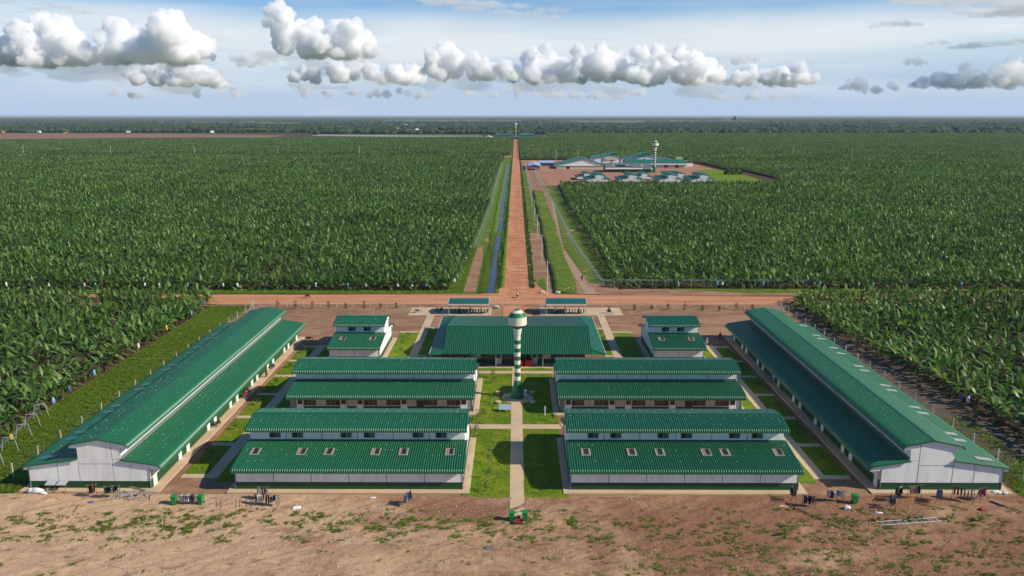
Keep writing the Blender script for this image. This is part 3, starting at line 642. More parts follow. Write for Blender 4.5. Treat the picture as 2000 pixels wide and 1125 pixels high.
for x, w, m, lab in ((1.15, 0.7, M['red'], 'narrow red metal box behind the tower at the hall front'), (2.1, 1.9, M['red'], 'wide bright red water tank standing against the hall front')):
    t = thing('red_tank', lab, 'tank', (x + 0.35, 148.9, 0.12))
    MB().box(-w / 2, w / 2, -0.4, 0.5, 0.0, 1.25).build('tank_body', m, t); MB().box(-w / 2 - .04, w / 2 + .04, -0.44, 0.54, 1.25, 1.32).build('lid', m, t)
t = thing('blue_tarpaulin', 'dark blue tarpaulin covering goods left of the hall door', 'tarpaulin', (-7.6, 148.9, 0.12))
MB().prism([(-1.5, 0), (1.4, 0), (1.1, 0.8), (0.2, 1.1), (-1.2, 0.9)], -0.3, 0.6, 'y').build('cover', M['fabric'][1], t)
t = thing('bench', 'low grey bench against the hall front right of the door', 'bench', (6.0, 148.9, 0.12))
MB().box(-0.9, 0.9, -0.2, 0.2, 0.42, 0.48).build('seat', M['pale'], t)
for x in (-0.7, 0.7): MB().box(x - .05, x + .05, -.18, .18, 0, .42).build('leg', M['pale'], t)
# ------------------------------------------------------------------ water tower
def tower(loc, s, label, stripes):
    t = thing('water_tower', label, 'water tower', loc); r0 = 0.53
    MB().lathe([(1.18, 0.0), (1.16, 0.18), (1.02, 0.2), (0.98, 0.6), (0.56, 3.15)], 28).build('cone_base', M['tgreen'], t, smooth=False)
    z0, z1 = 3.15, 11.1; n = stripes; prof = []; mats = []
    edges = [z0 + (z1 - z0) * i / n for i in range(n + 1)]
    for i in range(n):
        MB().lathe([(r0, edges[i]), (r0, edges[i + 1])], 28).build('shaft_band', M['cream'] if i % 2 == 0 else M['tgreen'], t, smooth=False)
    MB().lathe([(0.50, z1), (0.56, z1 + 0.1), (0.76, z1 + 1.35)], 28).build('shaft_neck', M['cream'], t)
    MB().lathe([(0.74, z1 + 1.35), (0.86, z1 + 1.42), (1.5, z1 + 2.0)], 32).build('tank_base', M['tgreen'], t)
    MB().lathe([(1.5, z1 + 2.0), (1.57, z1 + 2.05), (1.57, z1 + 3.35), (1.52, z1 + 3.4)], 36).build('tank', M['cream'], t)
    MB().lathe([(1.52, z1 + 3.4), (1.56, z1 + 3.44), (1.05, z1 + 4.12)], 36).build('tank_shoulder', M['tgreen'], t)
    MB().lathe([(1.05, z1 + 4.12), (0.55, z1 + 4.48), (0.0, z1 + 4.55)], 32).build('tank_top', M['cream'], t)
    MB().lathe([(0.42, z1 + 4.45), (0.42, z1 + 4.62), (0.38, z1 + 4.66)], 16).build('hatch', M['tgreen'], t)
    MB().bar((0.15, 0.1, z1 + 4.6), (0.15, 0.1, z1 + 9.6), 0.03, 5, 0.018).build('mast', M['steel'], t)
    t.scale = (s,) * 3
    return t
tw = tower((0.33, 131.3, 0.09), 1.0, 'green and cream striped water tower in the middle of the compound', 11)
tower((118.9, 689, 0), 1.72, 'distant striped water tower beside the far packing sheds', 15)
tower((-0.2, 1790, 0), 2.1, 'tiny pale water tower at the far end of the red road', 7)
tw2 = thing('pump_column', 'grey pump column standing at the right of the tower base', 'pump', (1.75, 130.6, 0.09))
MB().box(-0.2, 0.2, -0.2, 0.2, 0, 1.5).build('column', M['steel'], tw2); MB().box(-0.24, 0.24, -0.24, 0.24, 1.5, 1.6).build('lid', M['soffit'], tw2)
t = thing('water_meter_box', 'low bluish pump box at the left of the tower base', 'box', (-1.6, 131.3, 0.09))
MB().box(-0.45, 0.35, -0.3, 0.3, 0, 0.5).build('case', M['steel'], t); MB().bar((-0.3, -0.4, 0.2), (0.5, -0.4, 0.2), 0.08).build('pipe', M['steel'], t)
for x, y, lab in ((-3.0, 133.2, 'round concrete seat behind left of the tower base'), (2.9, 133.2, 'round concrete seat behind right of the tower base'), (-2.9, 128.3, 'round concrete seat in front left of the tower base'), (2.9, 128.3, 'round concrete seat in front right of the tower base')):
    t = thing('stone_stool', lab, 'seat', (x, y, 0.05), 0, 'round seats about the water tower')
    MB().lathe([(0.35, 0), (0.35, 0.28), (0.5, 0.3), (0.5, 0.4)], 18).build('stool_top', M['concrete'], t)
t = thing('solar_panel', 'tilted solar panel beside the central path below the tower', 'solar panel', (-1.75, 124.6, 0.05))
p = MB().add([(-1.0, -0.5, 0.5), (1.0, -0.5, 0.5), (1.0, 0.6, 1.0), (-1.0, 0.6, 1.0), (-1.0, -0.5, 0.45), (1.0, -0.5, 0.45), (1.0, 0.6, 0.95), (-1.0, 0.6, 0.95)], [(0, 1, 2, 3), (7, 6, 5, 4), (0, 4, 5, 1), (1, 5, 6, 2), (2, 6, 7, 3), (3, 7, 4, 0)]).build('panel', mat('solar_glass', (0.30, 0.36, 0.46), 0.15, spec=0.8), t)
for x in (-0.9, 0.9): MB().bar((x, -0.4, 0), (x, -0.4, 0.5), 0.04).build('leg', M['steel'], t); MB().bar((x, 0.5, 0), (x, 0.5, 0.92), 0.04).build('leg', M['steel'], t)
t = thing('standpipe', 'thin white standpipe on the right lawn below the tower', 'standpipe', (4.8, 122.8, 0.05))
MB().bar((0, 0, 0), (0, 0, 1.6), 0.08, 6).build('pipe', M['soffit'], t); MB().bar((-0.22, 0, 1.2), (0.22, 0, 1.2), 0.05, 5).build('tap', M['bagb'], t)
# ------------------------------------------------------------------ motorbike sheds
def shed(x0, x1, label):
    t = thing('motorbike_shed', label, 'shed', ((x0 + x1) / 2, 190.2, 0.10), 0, 'open sheds by the gate'); h = (x1 - x0) / 2
    arc = [(-0.9 + 5.6 * i / 10, 2.55 + 0.95 * math.sin(math.pi * (0.06 + 0.88 * i / 10)) ** 0.75) for i in range(11)]
    link('arched_roof', ribbed(arc, -h, h, 0.33, 0.04, M['roofteal'], 'arched_roof'), t)
    for x in (-h, h - 0.05): trim_band(arc, x, 0.05, 0.05, 0.12).build('verge_trim', M['soffit'], t)
    for x in (-h + 0.12, 0, h - 0.12):
        for y in (-0.7, 4.3): MB().box(x - 0.07, x + 0.07, y - 0.07, y + 0.07, 0, 2.65).build('post', M['steel'], t)
        MB().bar((x, -0.7, 2.6), (x, 4.3, 2.6), 0.05).build('beam', M['steel'], t)
    MB().box(-h, h, -0.76, -0.68, 0.0, 0.14).build('kerb', M['soffit'], t)
    MB().box(-h, h, -0.95, -0.85, 2.55, 2.68).build('gutter', M['soffit'], t)
    return t
shed(-16.5, -6.5, 'open arched roof motorbike shed left of the gate'); shed(7.35, 17.4, 'open arched roof motorbike shed right of the gate')
# ------------------------------------------------------------------ far compound
def far_house(label, x, y, L, group):
    return building('far_dormitory', label, group, (x - 7.9, y + L / 2, 0), -math.pi / 2, L, 'barn', pitch=1.0, far=True)
def far_flip(o): o.scale = (1, 1, 1)
FG = 'gabled dormitories of the far compound'
h0 = far_house('far gabled dormitory at the left end of the front row', 58.6, 574, 26, FG)
tree0 = snapshot(h0)
for x, y, sc, lab in ((82.3, 574, 1, 'far gabled dormitory second from left in the front row'), (110.6, 574, 1, 'far gabled dormitory second from right in the front row'), (133.4, 574, 1, 'far gabled dormitory at the right end of the front row'),
                      (54.5, 607, 0.8, 'far dormitory at the left end of the back row'), (98, 607, 0.8, 'far dormitory in the middle of the back row, left of the far tower'), (125.5, 607, 0.8, 'far dormitory at the right end of the back row')):
    clone(tree0, None, (x - 7.9, y + 13 * sc, 0), scale=sc, label=lab)
def gable_shed(name, label, x0, x1, y0, y1, ze, zr, xr, wall, roof, axis='y', eave=0.8, extra=None):
    """shed whose ridge runs along axis"""
    t = thing(name, label, 'building', ((x0 + x1) / 2, y0, 0)); cx = (x0 + x1) / 2; a, b, r = x0 - cx, x1 - cx, xr - cx; d = y1 - y0
    if axis == 'y':
        MB().prism([(a, 0), (b, 0), (b, ze), (r, zr - 0.1), (a, ze)], 0, d, 'y').build('wall', wall, t)
        for p, q in (((a - eave, ze - 0.05), (r, zr + 0.05)), ((r, zr + 0.05), (b + eave, ze - 0.05))):
            mb = MB(); mb.prism([p, q, (q[0], q[1] + 0.25), (p[0], p[1] + 0.25)], -0.8, d + 0.8, 'y'); mb.build('roof', roof, t)
    else:
        MB().prism([(0, 0), (d, 0), (d, ze), (d / 2, zr - 0.1), (0, ze)], a, b).build('wall', wall, t)
        for p, q in (((-eave, ze - 0.05), (d / 2, zr + 0.05)), ((d / 2, zr + 0.05), (d + eave, ze - 0.05))):
            MB().prism([p, q, (q[0], q[1] + 0.2), (p[0], p[1] + 0.2)], a - 0.8, b + 0.8).build('roof', roof, t)
    return t
t = gable_shed('packing_shed', 'wide low white gabled packing shed left of the far compound', 37.5, 80, 735, 775, 3.2, 9.2, 63, M['white'], M['roof'])
MB().box(-21.3, 21.3, -0.25, -0.02, 0, 2.9).build('wall_base', M['beige'], t); MB().box(-12.5, -9.5, -0.35, -0.26, 0, 2.5).build('door', M['dark'], t)
MB().box(-21.9, 21.9, -0.9, -0.3, 3.0, 3.25).build('gutter', M['soffit'], t)
t = gable_shed('packing_hall', 'tall white far hall with a cream signboard between grey columns', 78, 106, 800, 845, 6.2, 9.3, 95.5, M['white'], M['roof'])
for x in (-5.9, -0.1 + 3.6, 12.0): MB().box(x - 0.5, x + 0.5, -0.3, -0.02, 0, 6.8).build('column', M['greypane'], t)
MB().box(-3.5, 8.5, -0.7, -0.35, 4.8, 7.2).build('signboard', M['beige'], t)
MB().prism([(2, 9.0), (10, 9.0), (9, 11.2), (3, 11.2)], 8, 30, 'y').build('roof_monitor', M['rooftrim'], t)
t = gable_shed('packing_hall', 'broad white far hall with a curved green roof right of the signed hall', 106.5, 163, 802, 850, 3.0, 8.9, 131, M['white'], M['roof'])
for x in (-19, -6.5): MB().box(x - 0.5, x + 0.5, -0.3, -0.02, 0, 6.4).build('column', M['greypane'], t)
MB().prism([(-9, 8.6), (0.5, 8.6), (-0.5, 11), (-8, 11)], 8, 30, 'y').build('roof_monitor', M['rooftrim'], t)
t = gable_shed('loading_shed', 'low green roofed loading shed in front of the broad far hall', 105, 160, 752, 790, 3.4, 6.6, 130, M['beige'], M['roof'], 'x')
MB().box(-28, 28, -1.2, -0.85, 2.9, 3.9).build('eave_board', M['soffit'], t)
for x in (-15, -4, 8, 18): MB().box(x - 1.5, x + 1.5, -0.25, -0.02, 0, 2.8).build('door', M['dark'], t)
t = gable_shed('store_shed', 'long grey green roofed shed with a white eave in front of the far halls', 78, 117, 692, 716, 3.2, 7.0, 97, M['band'], M['roofgrey'], 'x')
MB().box(-20.2, 20.2, -1.15, -0.82, 2.7, 3.9).build('eave_board', M['soffit'], t)
for x in (-13, -1, 12): MB().prism([(3.5, 4.75), (8.5, 6.25), (8.5, 6.32), (3.5, 4.82)], x - 1, x + 1).build('skylight', M['sky1'], t)
t = gable_shed('porch_shed', 'small teal roofed porch shed right of the far tower', 119, 129, 645, 655, 2.4, 3.8, 124, M['band'], M['roofteal'], 'x')
t = gable_shed('tin_shed', 'pale blue tin roofed open shed beside the red road', 12.5, 22, 722, 775, 3.4, 4.6, 17, M['grey'], M['bluetin'], 'y')
t = gable_shed('tin_shed', 'long pale blue tin roofed shed behind the red roadside stall', 23, 37, 778, 795, 3.0, 4.6, 30, M['greypane'], M['bluetin'], 'x')
t = thing('roadside_stall', 'red painted roadside stall in front of the blue tin shed', 'stall', (14.4, 715, 0))
MB().box(-5, 4, 0, 5, 1.9, 2.5).build('canopy', M['red'], t); [MB().box(x - .1, x + .1, .2, .4, 0, 1.9).build('post', M['steel'], t) for x in (-4.5, 0, 3.5)]
MB().box(-3.5, 3, 1.5, 3.5, 0, 1.1).build('counter', M['fabric'][9], t)
t = thing('white_wall', 'long low white wall right of the far halls', 'wall', (161, 768, 0)); MB().box(-7.5, 8, 0, 1.5, 0, 3.2).build('wall', M['white'], t); MB().box(-7.7, 8.2, -.1, 1.6, 3.2, 3.4).build('coping', M['soffit'], t)
t = thing('billboard', 'grey white billboard block behind the white wall of the far compound', 'billboard', (175, 862, 0)); MB().box(-3.5, 3.5, 0, 2.5, 0.6, 4.2).build('board', M['pale'], t)
for x in (-3, 3): MB().box(x - .2, x + .2, .5, .9, 0, .6).build('leg', M['steel'], t)
# far end of the road
for x0, x1, lab in ((-44, -8.5, 'long blue green roofed building left of the road end'), (8.7, 40, 'long blue green roofed building right of the road end')):
    t = gable_shed('road_end_building', lab, x0, x1, 1790, 1810, 5.2, 9.5, (x0 + x1) / 2, M['farblue'], M['farblue'], 'x')
    n = 9
    for k in range(n): MB().box((x1 - x0) * ((k + .3) / n - .5), (x1 - x0) * ((k + .7) / n - .5), -0.3, -0.02, 1.5, 3.5).build('window', M['grey'], t)
gable_shed('gate_building', 'low blue green roofed gatehouse across the far end of the road', -15, 39, 1690, 1702, 2.6, 4.4, 0, M['farblue'], M['farblue'], 'x')
gable_shed('glasshouse', 'tiny white greenhouse left of the far road end', -69, -47, 1690, 1730, 2.0, 5.6, -58, M['white'], M['white'], 'y')
gable_shed('glasshouse', 'tiny white shed right of the far road end', 60, 69, 1760, 1775, 2.5, 5.0, 64, M['white'], M['white'], 'y')
M['greynet'] = mat('grey_shade_net', (0.17, 0.19, 0.14), 0.9)
for k in range(34):
    t = tag(MB().prism([(-1.6, 0), (1.6, 0), (1.2, 1.6), (-1.2, 1.6)], 0, 120, 'y').build('net_tunnel', M['greynet'], None, (-480 + k * 12.2, 1905 - k * 4.7, 0)), 'pale net tunnel in the far nursery rows left of the road end', 'net tunnel', 'rows of net tunnels in the far nursery')
# ------------------------------------------------------------------ banana plants
FWD = (math.cos(RAD(12.24)), math.sin(RAD(12.24)))
def leaf_arr(rnd, elev, L, w, droop, seg=7, twist=0.0, petiole=0.16):
    V = []; F = []; x = z = 0.0; a = elev; ds = L / seg
    for i in range(seg + 1):
        t = i / seg
        wd = w * 1.05 * (0.05 if t < petiole * 0.9 else max(0.05, math.sin(math.pi * min(1, (t - petiole) / (1 - petiole)) ** 0.72) ** 0.6)) * rnd.uniform(0.86, 1.08)
        ca, sa = math.cos(a), math.sin(a); dn = 0.22 * wd
        tw = twist * t; cy, sy = math.cos(tw) * wd, math.sin(tw) * wd
        V += [(x + sa * dn, -cy, z - ca * dn - sy), (x, 0, z), (x + sa * dn, cy, z - ca * dn + sy)]
        x += ca * ds; z += sa * ds; a -= droop / seg * (0.45 + 1.1 * t)
    for i in range(seg):
        k = 3 * i; F += [(k, k + 3, k + 4, k + 1), (k + 1, k + 4, k + 5, k + 2)]
    return V, F
def set_tone(me, tones):
    a = me.attributes.new('tone', 'FLOAT', 'FACE'); a.data.foreach_set('value', np.array(tones, dtype=np.float32))
    me.polygons.foreach_set('use_smooth', [True] * len(me.polygons))
rb = random.Random(11)
LEAFSPEC = [(80, 2.2, .26, 14), (68, 2.6, .31, 48), (60, 2.7, .33, 72), (50, 2.7, .34, 85), (42, 2.6, .34, 95), (32, 2.6, .33, 95), (16, 2.5, .31, 95), (0, 2.3, .29, 80), (-20, 2.1, .25, 55), (54, 2.5, .35, 60), (72, 2.1, .22, 26)]
leaf_meshes = []
for e, L, w, d in LEAFSPEC:
    V, F = leaf_arr(rb, RAD(e), L, w, RAD(d), 7, rb.uniform(-.4, .4)); me = D.meshes.new('leaf'); me.from_pydata(V, [], F); me.materials.append(M['leaf'])
    tn = rb.random() * 0.5; set_tone(me, [tn] * len(F)); leaf_meshes.append(me)
stem_me = MB().lathe([(0.17, 0), (0.14, 0.5), (0.10, 1.6), (0.06, 1.95)], 7).mesh('pseudostem', M['stem'])
def plant_arr(rnd, seg, nl, ox=0.0, oy=0.0, sc=1.0, stem=True):
    V = []; F = []; T = []; Ms = []
    hs = rnd.uniform(1.5, 2.1); a0 = rnd.uniform(0, 6.28)
    for k in range(nl):
        t = k / max(1, nl - 1); e = 82 - 96 * t + rnd.uniform(-10, 10)
        v, f = leaf_arr(rnd, RAD(e), rnd.uniform(2.1, 2.8), rnd.uniform(.27, .36), RAD(rnd.uniform(45, 105) if k else 20), seg, rnd.uniform(-.5, .5))
        th = a0 + k * 2.4 + rnd.uniform(-.3, .3); c, s = math.cos(th), math.sin(th); z0 = hs - 0.35 * t; n = len(V)
        V += [(ox + sc * (x * c - y * s), oy + sc * (x * s + y * c), sc * (z + z0)) for x, y, z in v]
        F += [tuple(i + n for i in q) for q in f]; T += [rnd.random() * 0.75] * len(f); Ms += [0] * len(f)
    if stem:
        n = len(V); r1, r2 = 0.15, 0.07
        for z, r in ((0, r1), (hs, r2)):
            V += [(ox + r * math.cos(i * 1.571), oy + r * math.sin(i * 1.571), z) for i in range(4)]
        for i in range(4): F.append((n + i, n + (i + 1) % 4, n + 4 + (i + 1) % 4, n + 4 + i)); T.append(0.5); Ms.append(1)
    return V, F, T, Ms
def proto_obj(name, parts, mats, coll):
    V = []; F = []; T = []; Ms = []
    for v, f, t, m in parts:
        n = len(V); V += v; F += [tuple(i + n for i in q) for q in f]; T += t; Ms += m
    me = D.meshes.new(name); me.from_pydata(V, [], F)
    for m in mats: me.materials.append(m)
    me.polygons.foreach_set('material_index', Ms); set_tone(me, T)
    o = D.objects.new(name, me); coll.objects.link(o); return o
def scatter_tree(coll):
    ng = D.node_groups.new('scatter', 'GeometryNodeTree')
    ng.interface.new_socket('Geometry', in_out='INPUT', socket_type='NodeSocketGeometry'); ng.interface.new_socket('Geometry', in_out='OUTPUT', socket_type='NodeSocketGeometry')
    n, l = ng.nodes, ng.links; gi = n.new('NodeGroupInput'); go = n.new('NodeGroupOutput')
    ci = n.new('GeometryNodeCollectionInfo'); ci.inputs['Collection'].default_value = coll
    ci.inputs['Separate Children'].default_value = True; ci.inputs['Reset Children'].default_value = True
    ip = n.new('GeometryNodeInstanceOnPoints'); ip.inputs['Pick Instance'].default_value = True
    def na(nm, t):
        x = n.new('GeometryNodeInputNamedAttribute'); x.data_type = t; x.inputs['Name'].default_value = nm
        return [o for o in x.outputs if o.enabled and o.name == 'Attribute'][0]
    l.new(gi.outputs[0], ip.inputs['Points']); l.new(ci.outputs[0], ip.inputs['Instance'])
    l.new(na('pick', 'INT'), ip.inputs['Instance Index'])
    er = n.new('FunctionNodeEulerToRotation'); l.new(na('rot', 'FLOAT_VECTOR'), er.inputs[0]); l.new(er.outputs[0], ip.inputs['Rotation'])
    l.new(na('size', 'FLOAT_VECTOR'), ip.inputs['Scale']); l.new(ip.outputs[0], go.inputs[0])
    return ng
def scatter(name, P, nproto, coll, label, smin=0.85, smax=1.15, tilt=0.0, rots=None, squash=None, seed=1):
    P = np.asarray(P, dtype=np.float32); N = len(P); R = np.random.RandomState(seed)
    me = D.meshes.new(name); me.vertices.add(N); me.vertices.foreach_set('co', P.ravel())
    a = me.attributes.new('pick', 'INT', 'POINT'); a.data.foreach_set('value', R.randint(0, nproto, N).astype(np.int32))
    rot = np.zeros((N, 3), np.float32); rot[:, 2] = R.rand(N) * 6.283 if rots is None else R.choice(rots, N)
    if tilt: rot[:, 0] = R.normal(0, tilt, N); rot[:, 1] = R.normal(0, tilt, N)
    a = me.attributes.new('rot', 'FLOAT_VECTOR', 'POINT'); a.data.foreach_set('vector', rot.ravel())
    s = (smin + R.rand(N) * (smax - smin)).astype(np.float32)[:, None] * np.array([[1, 1, 1]], np.float32)
    if squash: s = s * np.array([squash], np.float32)
    a = me.attributes.new('size', 'FLOAT_VECTOR', 'POINT'); a.data.foreach_set('vector', s.ravel())
    o = D.objects.new(name, me); S.collection.objects.link(o)
    md = o.modifiers.new('scatter', 'NODES'); md.node_group = scatter_tree(coll)
    return tag(o, label, None, None, 'stuff')
def vis(X, Y, m=6.0): return np.abs(X + 0.0046 * Y) < 0.643 * (0.977 * Y + 10.2) + m
def rows(x0, x1, y0, y1, seed):
    R = np.random.RandomState(seed); nx = int((x1 - x0) / 2.75); xs = x0 + np.arange(nx) * 2.75 + (np.arange(nx) % 2) * -0.38
    ys = np.arange(y0, y1, 2.15); X, Y = np.meshgrid(xs, ys); X = X + R.normal(0, .28, X.shape); Y = Y + R.normal(0, .42, X.shape) + (np.arange(nx) % 2) * 1.05
    X = X.ravel(); Y = Y.ravel(); k = (R.rand(len(X)) > 0.05 + .5 * (fbm(X * .11, Y * .11, 3) < .30)) & vis(X, Y); return X[k], Y[k]
le = lambda Y: np.interp(Y, [213, 240, 322, 500, 735, 960], [-18.6, -18.2, -16.6, -15.2, -15.6, -15.6])
X1, Y1 = rows(-330, -14, 219, 450, 1); k = X1 < le(Y1) - 0.3; X1, Y1 = X1[k], Y1[k]
X2, Y2 = rows(29, 330, 222, 450, 2); k = X2 > np.interp(Y2, [222, 270, 330, 560], [28.0, 30.5, 30.5, 29.0]); X2, Y2 = X2[k], Y2[k]
X3, Y3 = rows(-165, -79.0, 98, 206, 3); k = (X3 < np.interp(Y3, [98, 125, 195, 200], [-77.0, -78.5, -79.5, -79])); X3, Y3 = X3[k], Y3[k]
X3 = X3 + 1.0
X4, Y4 = rows(74.5, 165, 98, 206.0, 4); k = X4 > np.interp(Y4, [98, 125, 142, 158, 178, 198], [77, 78, 76.5, 75, 74, 74]); X4, Y4 = X4[k], Y4[k]
def edge_row(pts, st, seed, off=0.45):
    R = np.random.RandomState(seed); out = []
    for (a, b), (c, d) in zip(pts, pts[1:]):
        n = max(1, int(math.dist((a, b), (c, d)) / st)); out += [(a + (c - a) * i / n + R.normal(0, off * .6), b + (d - b) * i / n + R.normal(0, off * .6)) for i in range(n) if R.rand() > .05]
    o = np.array(out); k = vis(o[:, 0], o[:, 1]); return o[k, 0], o[k, 1]
def merge(X, Y, ex, ey, d=1.3):
    k = np.ones(len(X), bool)
    for a, b in zip(ex, ey): k &= (X - a) ** 2 + (Y - b) ** 2 > d * d
    return np.concatenate([X[k], ex]), np.concatenate([Y[k], ey])
X3, Y3 = merge(X3, Y3, *edge_row([(-78.2, 98), (-79.3, 140), (-79.6, 200), (-83, 206), (-165, 206.5)], 1.9, 41))
X4, Y4 = merge(X4, Y4, *edge_row([(77.3, 98), (77.6, 125), (76.3, 142), (74.2, 158), (72.8, 178), (73, 201), (78, 206), (165, 206.5)], 1.9, 42))
X1, Y1 = merge(X1, Y1, *edge_row([(-330, 220.4), (-19.0, 218.5), (-18.2, 240), (-16.8, 322), (-15.4, 450)], 1.9, 43))
X2, Y2 = merge(X2, Y2, *edge_row([(330, 221.5), (62, 221.5), (40, 224), (29.5, 227), (31, 274), (30.5, 330), (29.6, 450)], 2.1, 44))
near = [(x, y) for x, y in zip(np.concatenate([X3, X4]), np.concatenate([Y3, Y4]))]
near.sort(key=lambda p: math.hypot(p[0], p[1])); seen = near[:300]; rest = near[300:]
GP = {-1: ('banana plant of the dense near block left of the left barracks', 'banana plants left of the compound'), 1: ('banana plant of the dense near block right of the right barracks', 'banana plants right of the compound')}
for x, y in seen:
    s = -1 if x < 0 else 1; sc = rb.uniform(0.88, 1.12)
    edge = abs(x) < np.interp(y, [98, 200], [80.5, 80.5] if s < 0 else [79.5, 76])
    t = thing('banana_plant', ('banana plant in the edge row beside the fence verge, ' + ('left side' if s < 0 else 'right side')) if edge else GP[s][0], 'banana plant', (x, y, -0.1), rb.uniform(0, 6.28), GP[s][1]); t.scale = (sc,) * 3
    link('pseudostem', stem_me, t)
    nl = 9; a0 = rb.uniform(0, 6.28)
    for q in range(nl):
        tt = q / (nl - 1); li = int(round(tt * 8)) if rb.random() < 0.7 else rb.choice((1, 2, 3, 4, 9))
        if q == 0: li = rb.choice((0, 10))
        o = link('leaf', leaf_meshes[li], t, (0, 0, 1.9 - 0.35 * tt + rb.uniform(-.1, .1)), False, a0 + q * 2.4 + rb.uniform(-.3, .3)); f = rb.uniform(0.85, 1.12); o.scale = (f, f, f)
lib = D.collections.new('plant_library'); PR = random.Random(21)
for k in range(14): proto_obj('plant_%02d' % k, [plant_arr(PR, 5, PR.choice((8, 9, 10)))], [M['leaf'], M['stem']], lib)
XY = np.concatenate([np.stack([X1, Y1], 1), np.stack([X2, Y2], 1), np.array(rest)]); P = np.zeros((len(XY), 3)); P[:, :2] = XY; P[:, 2] = -0.15
scatter('banana_plantation', P, 14, lib, 'dense banana plantation covering the flat land behind the compound', 0.88, 1.2, 0.05)
plib = D.collections.new('patch_library')
for k in range(6):
    parts = []
    for i in range(4):
        for j in range(5):
            if PR.random() < 0.05: continue
            v, f, t, m = plant_arr(PR, 3, 6, (i - 1.5) * 2.9 + PR.uniform(-.5, .5), (j - 2) * 2.35 + PR.uniform(-.5, .5), PR.uniform(.95, 1.25), False)
            parts.append((v, f, t, m))
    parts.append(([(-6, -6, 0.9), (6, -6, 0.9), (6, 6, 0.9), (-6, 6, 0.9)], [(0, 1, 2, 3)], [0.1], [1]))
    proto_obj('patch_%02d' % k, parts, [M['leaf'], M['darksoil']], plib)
def grid(x0, x1, y0, y1, fn, st=11.7):
    xs = np.arange(x0, x1, st); ys = np.arange(y0, y1, st); X, Y = np.meshgrid(xs, ys); X = X.ravel(); Y = Y.ravel(); k = vis(X, Y, 14) & fn(X, Y); return np.stack([X[k], Y[k], X[k] * 0 - 0.1], 1)
G = [grid(-21.9 - 11.7 * 60, -15, 456, 948, lambda X, Y: X < -16),
     grid(35.6, 420, 456, 560, lambda X, Y: X > 34),
     grid(150, 700, 560, 842, lambda X, Y: X > np.interp(Y, [560, 575, 640, 735, 800, 845], [168, 196, 202, 196, 190, 182])),
     grid(-1100, -9.5, 1002, 1800, lambda X, Y: (Y < np.interp(X, [-1000, -500, -100], [1480, 1640, 1690]))),
     grid(11.5, 1500, 890, 2100, lambda X, Y: (Y < np.interp(X, [10, 70, 80, 400], [1680, 1740, 2090, 2110])))]
scatter('far_banana_plantation', np.concatenate(G), 6, plib, 'far blocks of banana plantation running to the tree lines', 0.95, 1.1, 0, (0, math.pi / 2, math.pi, -math.pi / 2))
# ------------------------------------------------------------------ far woodland beyond the plantation
wlib = D.collections.new('wood_library')
for k in range(6):
    V = []; F = []; T = []
    mbx = MB()
    for q in range(7): mbx.ball((PR.uniform(-12, 12), PR.uniform(-8, 8), PR.uniform(2.5, 5.5)), PR.uniform(3.5, 6), 7, 5, (1.1, 1.1, PR.uniform(.7, 1.1)))
    vs = [(x + PR.uniform(-1, 1), y + PR.uniform(-1, 1), z + PR.uniform(-1, 1)) for x, y, z in mbx.v]
    proto_obj('wood_%02d' % k, [(vs, mbx.f, [PR.random() * .8 for _ in mbx.f], [0] * len(mbx.f))], [M['farleaf']], wlib)
R = np.random.RandomState(9); pts = []
def band(n, y0, y1, thr, sc, seed=0):
    Y = y0 * (y1 / y0) ** R.rand(n * 3); X = (R.rand(n * 3) * 2 - 1) * (0.66 * Y); f = fbm(X * sc + seed, Y * sc * 2.2 + seed, 4); k = f > thr; return np.stack([X[k], Y[k]], 1)[:n]
far = np.concatenate([band(4200, 2140, 3000, 0.50, 0.004, 5), band(4200, 3000, 5200, 0.50, 0.002, 25), band(5200, 5200, 14000, 0.44, 0.0009, 45)])
k = ~((far[:, 0] < -540) & (far[:, 1] < 2320)); far = far[k]
FF = [(-320, -40, 2180, 2420), (-640, -330, 2500, 2900), (-1500, -900, 2700, 3150), (40, 420, 2400, 2760), (620, 1000, 2200, 2330), (1150, 1500, 2160, 2300), (560, 1250, 2850, 3300), (-500, 300, 3300, 4100), (1500, 2300, 3300, 4200), (-2300, -1300, 4200, 5600), (300, 1900, 5200, 7500), (-1200, -100, 5400, 7800)]
fm = mat('far_field_green', (0.085, 0.125, 0.035), 0.9, col2=(0.05, 0.085, 0.025), vscale=0.006, coord='World')
for a, b, c, d in FF:
    sk_ = (b - a) * .15; sheet('far_field', [(a, c), (b, c + 40), (b + sk_, d), (a + sk_, d - 30)], 0.4, fm)
    far = far[~((far[:, 0] > a) & (far[:, 0] < b + sk_) & (far[:, 1] > c) & (far[:, 1] < d))]
line = [(x, 2120 + 8 * math.sin(x * .01) + R.normal(0, 5)) for x in np.arange(-90, 1450, 9.0)] + [(x, 2150 + R.normal(0, 8)) for x in np.arange(-540, -60, 10.0)] + [(x, 2330 + R.normal(0, 12)) for x in np.arange(-1700, -560, 12.0)]
far = np.concatenate([far, np.array(line)]); P = np.zeros((len(far), 3)); P[:, :2] = far; P[:, 2] = -0.5
s0 = scatter('far_woodland', P, 6, wlib, 'far flat woodland and orchards reaching to the horizon', 0.8, 1.5, 0, None, (1.5, 1.2, 1.0), 4)
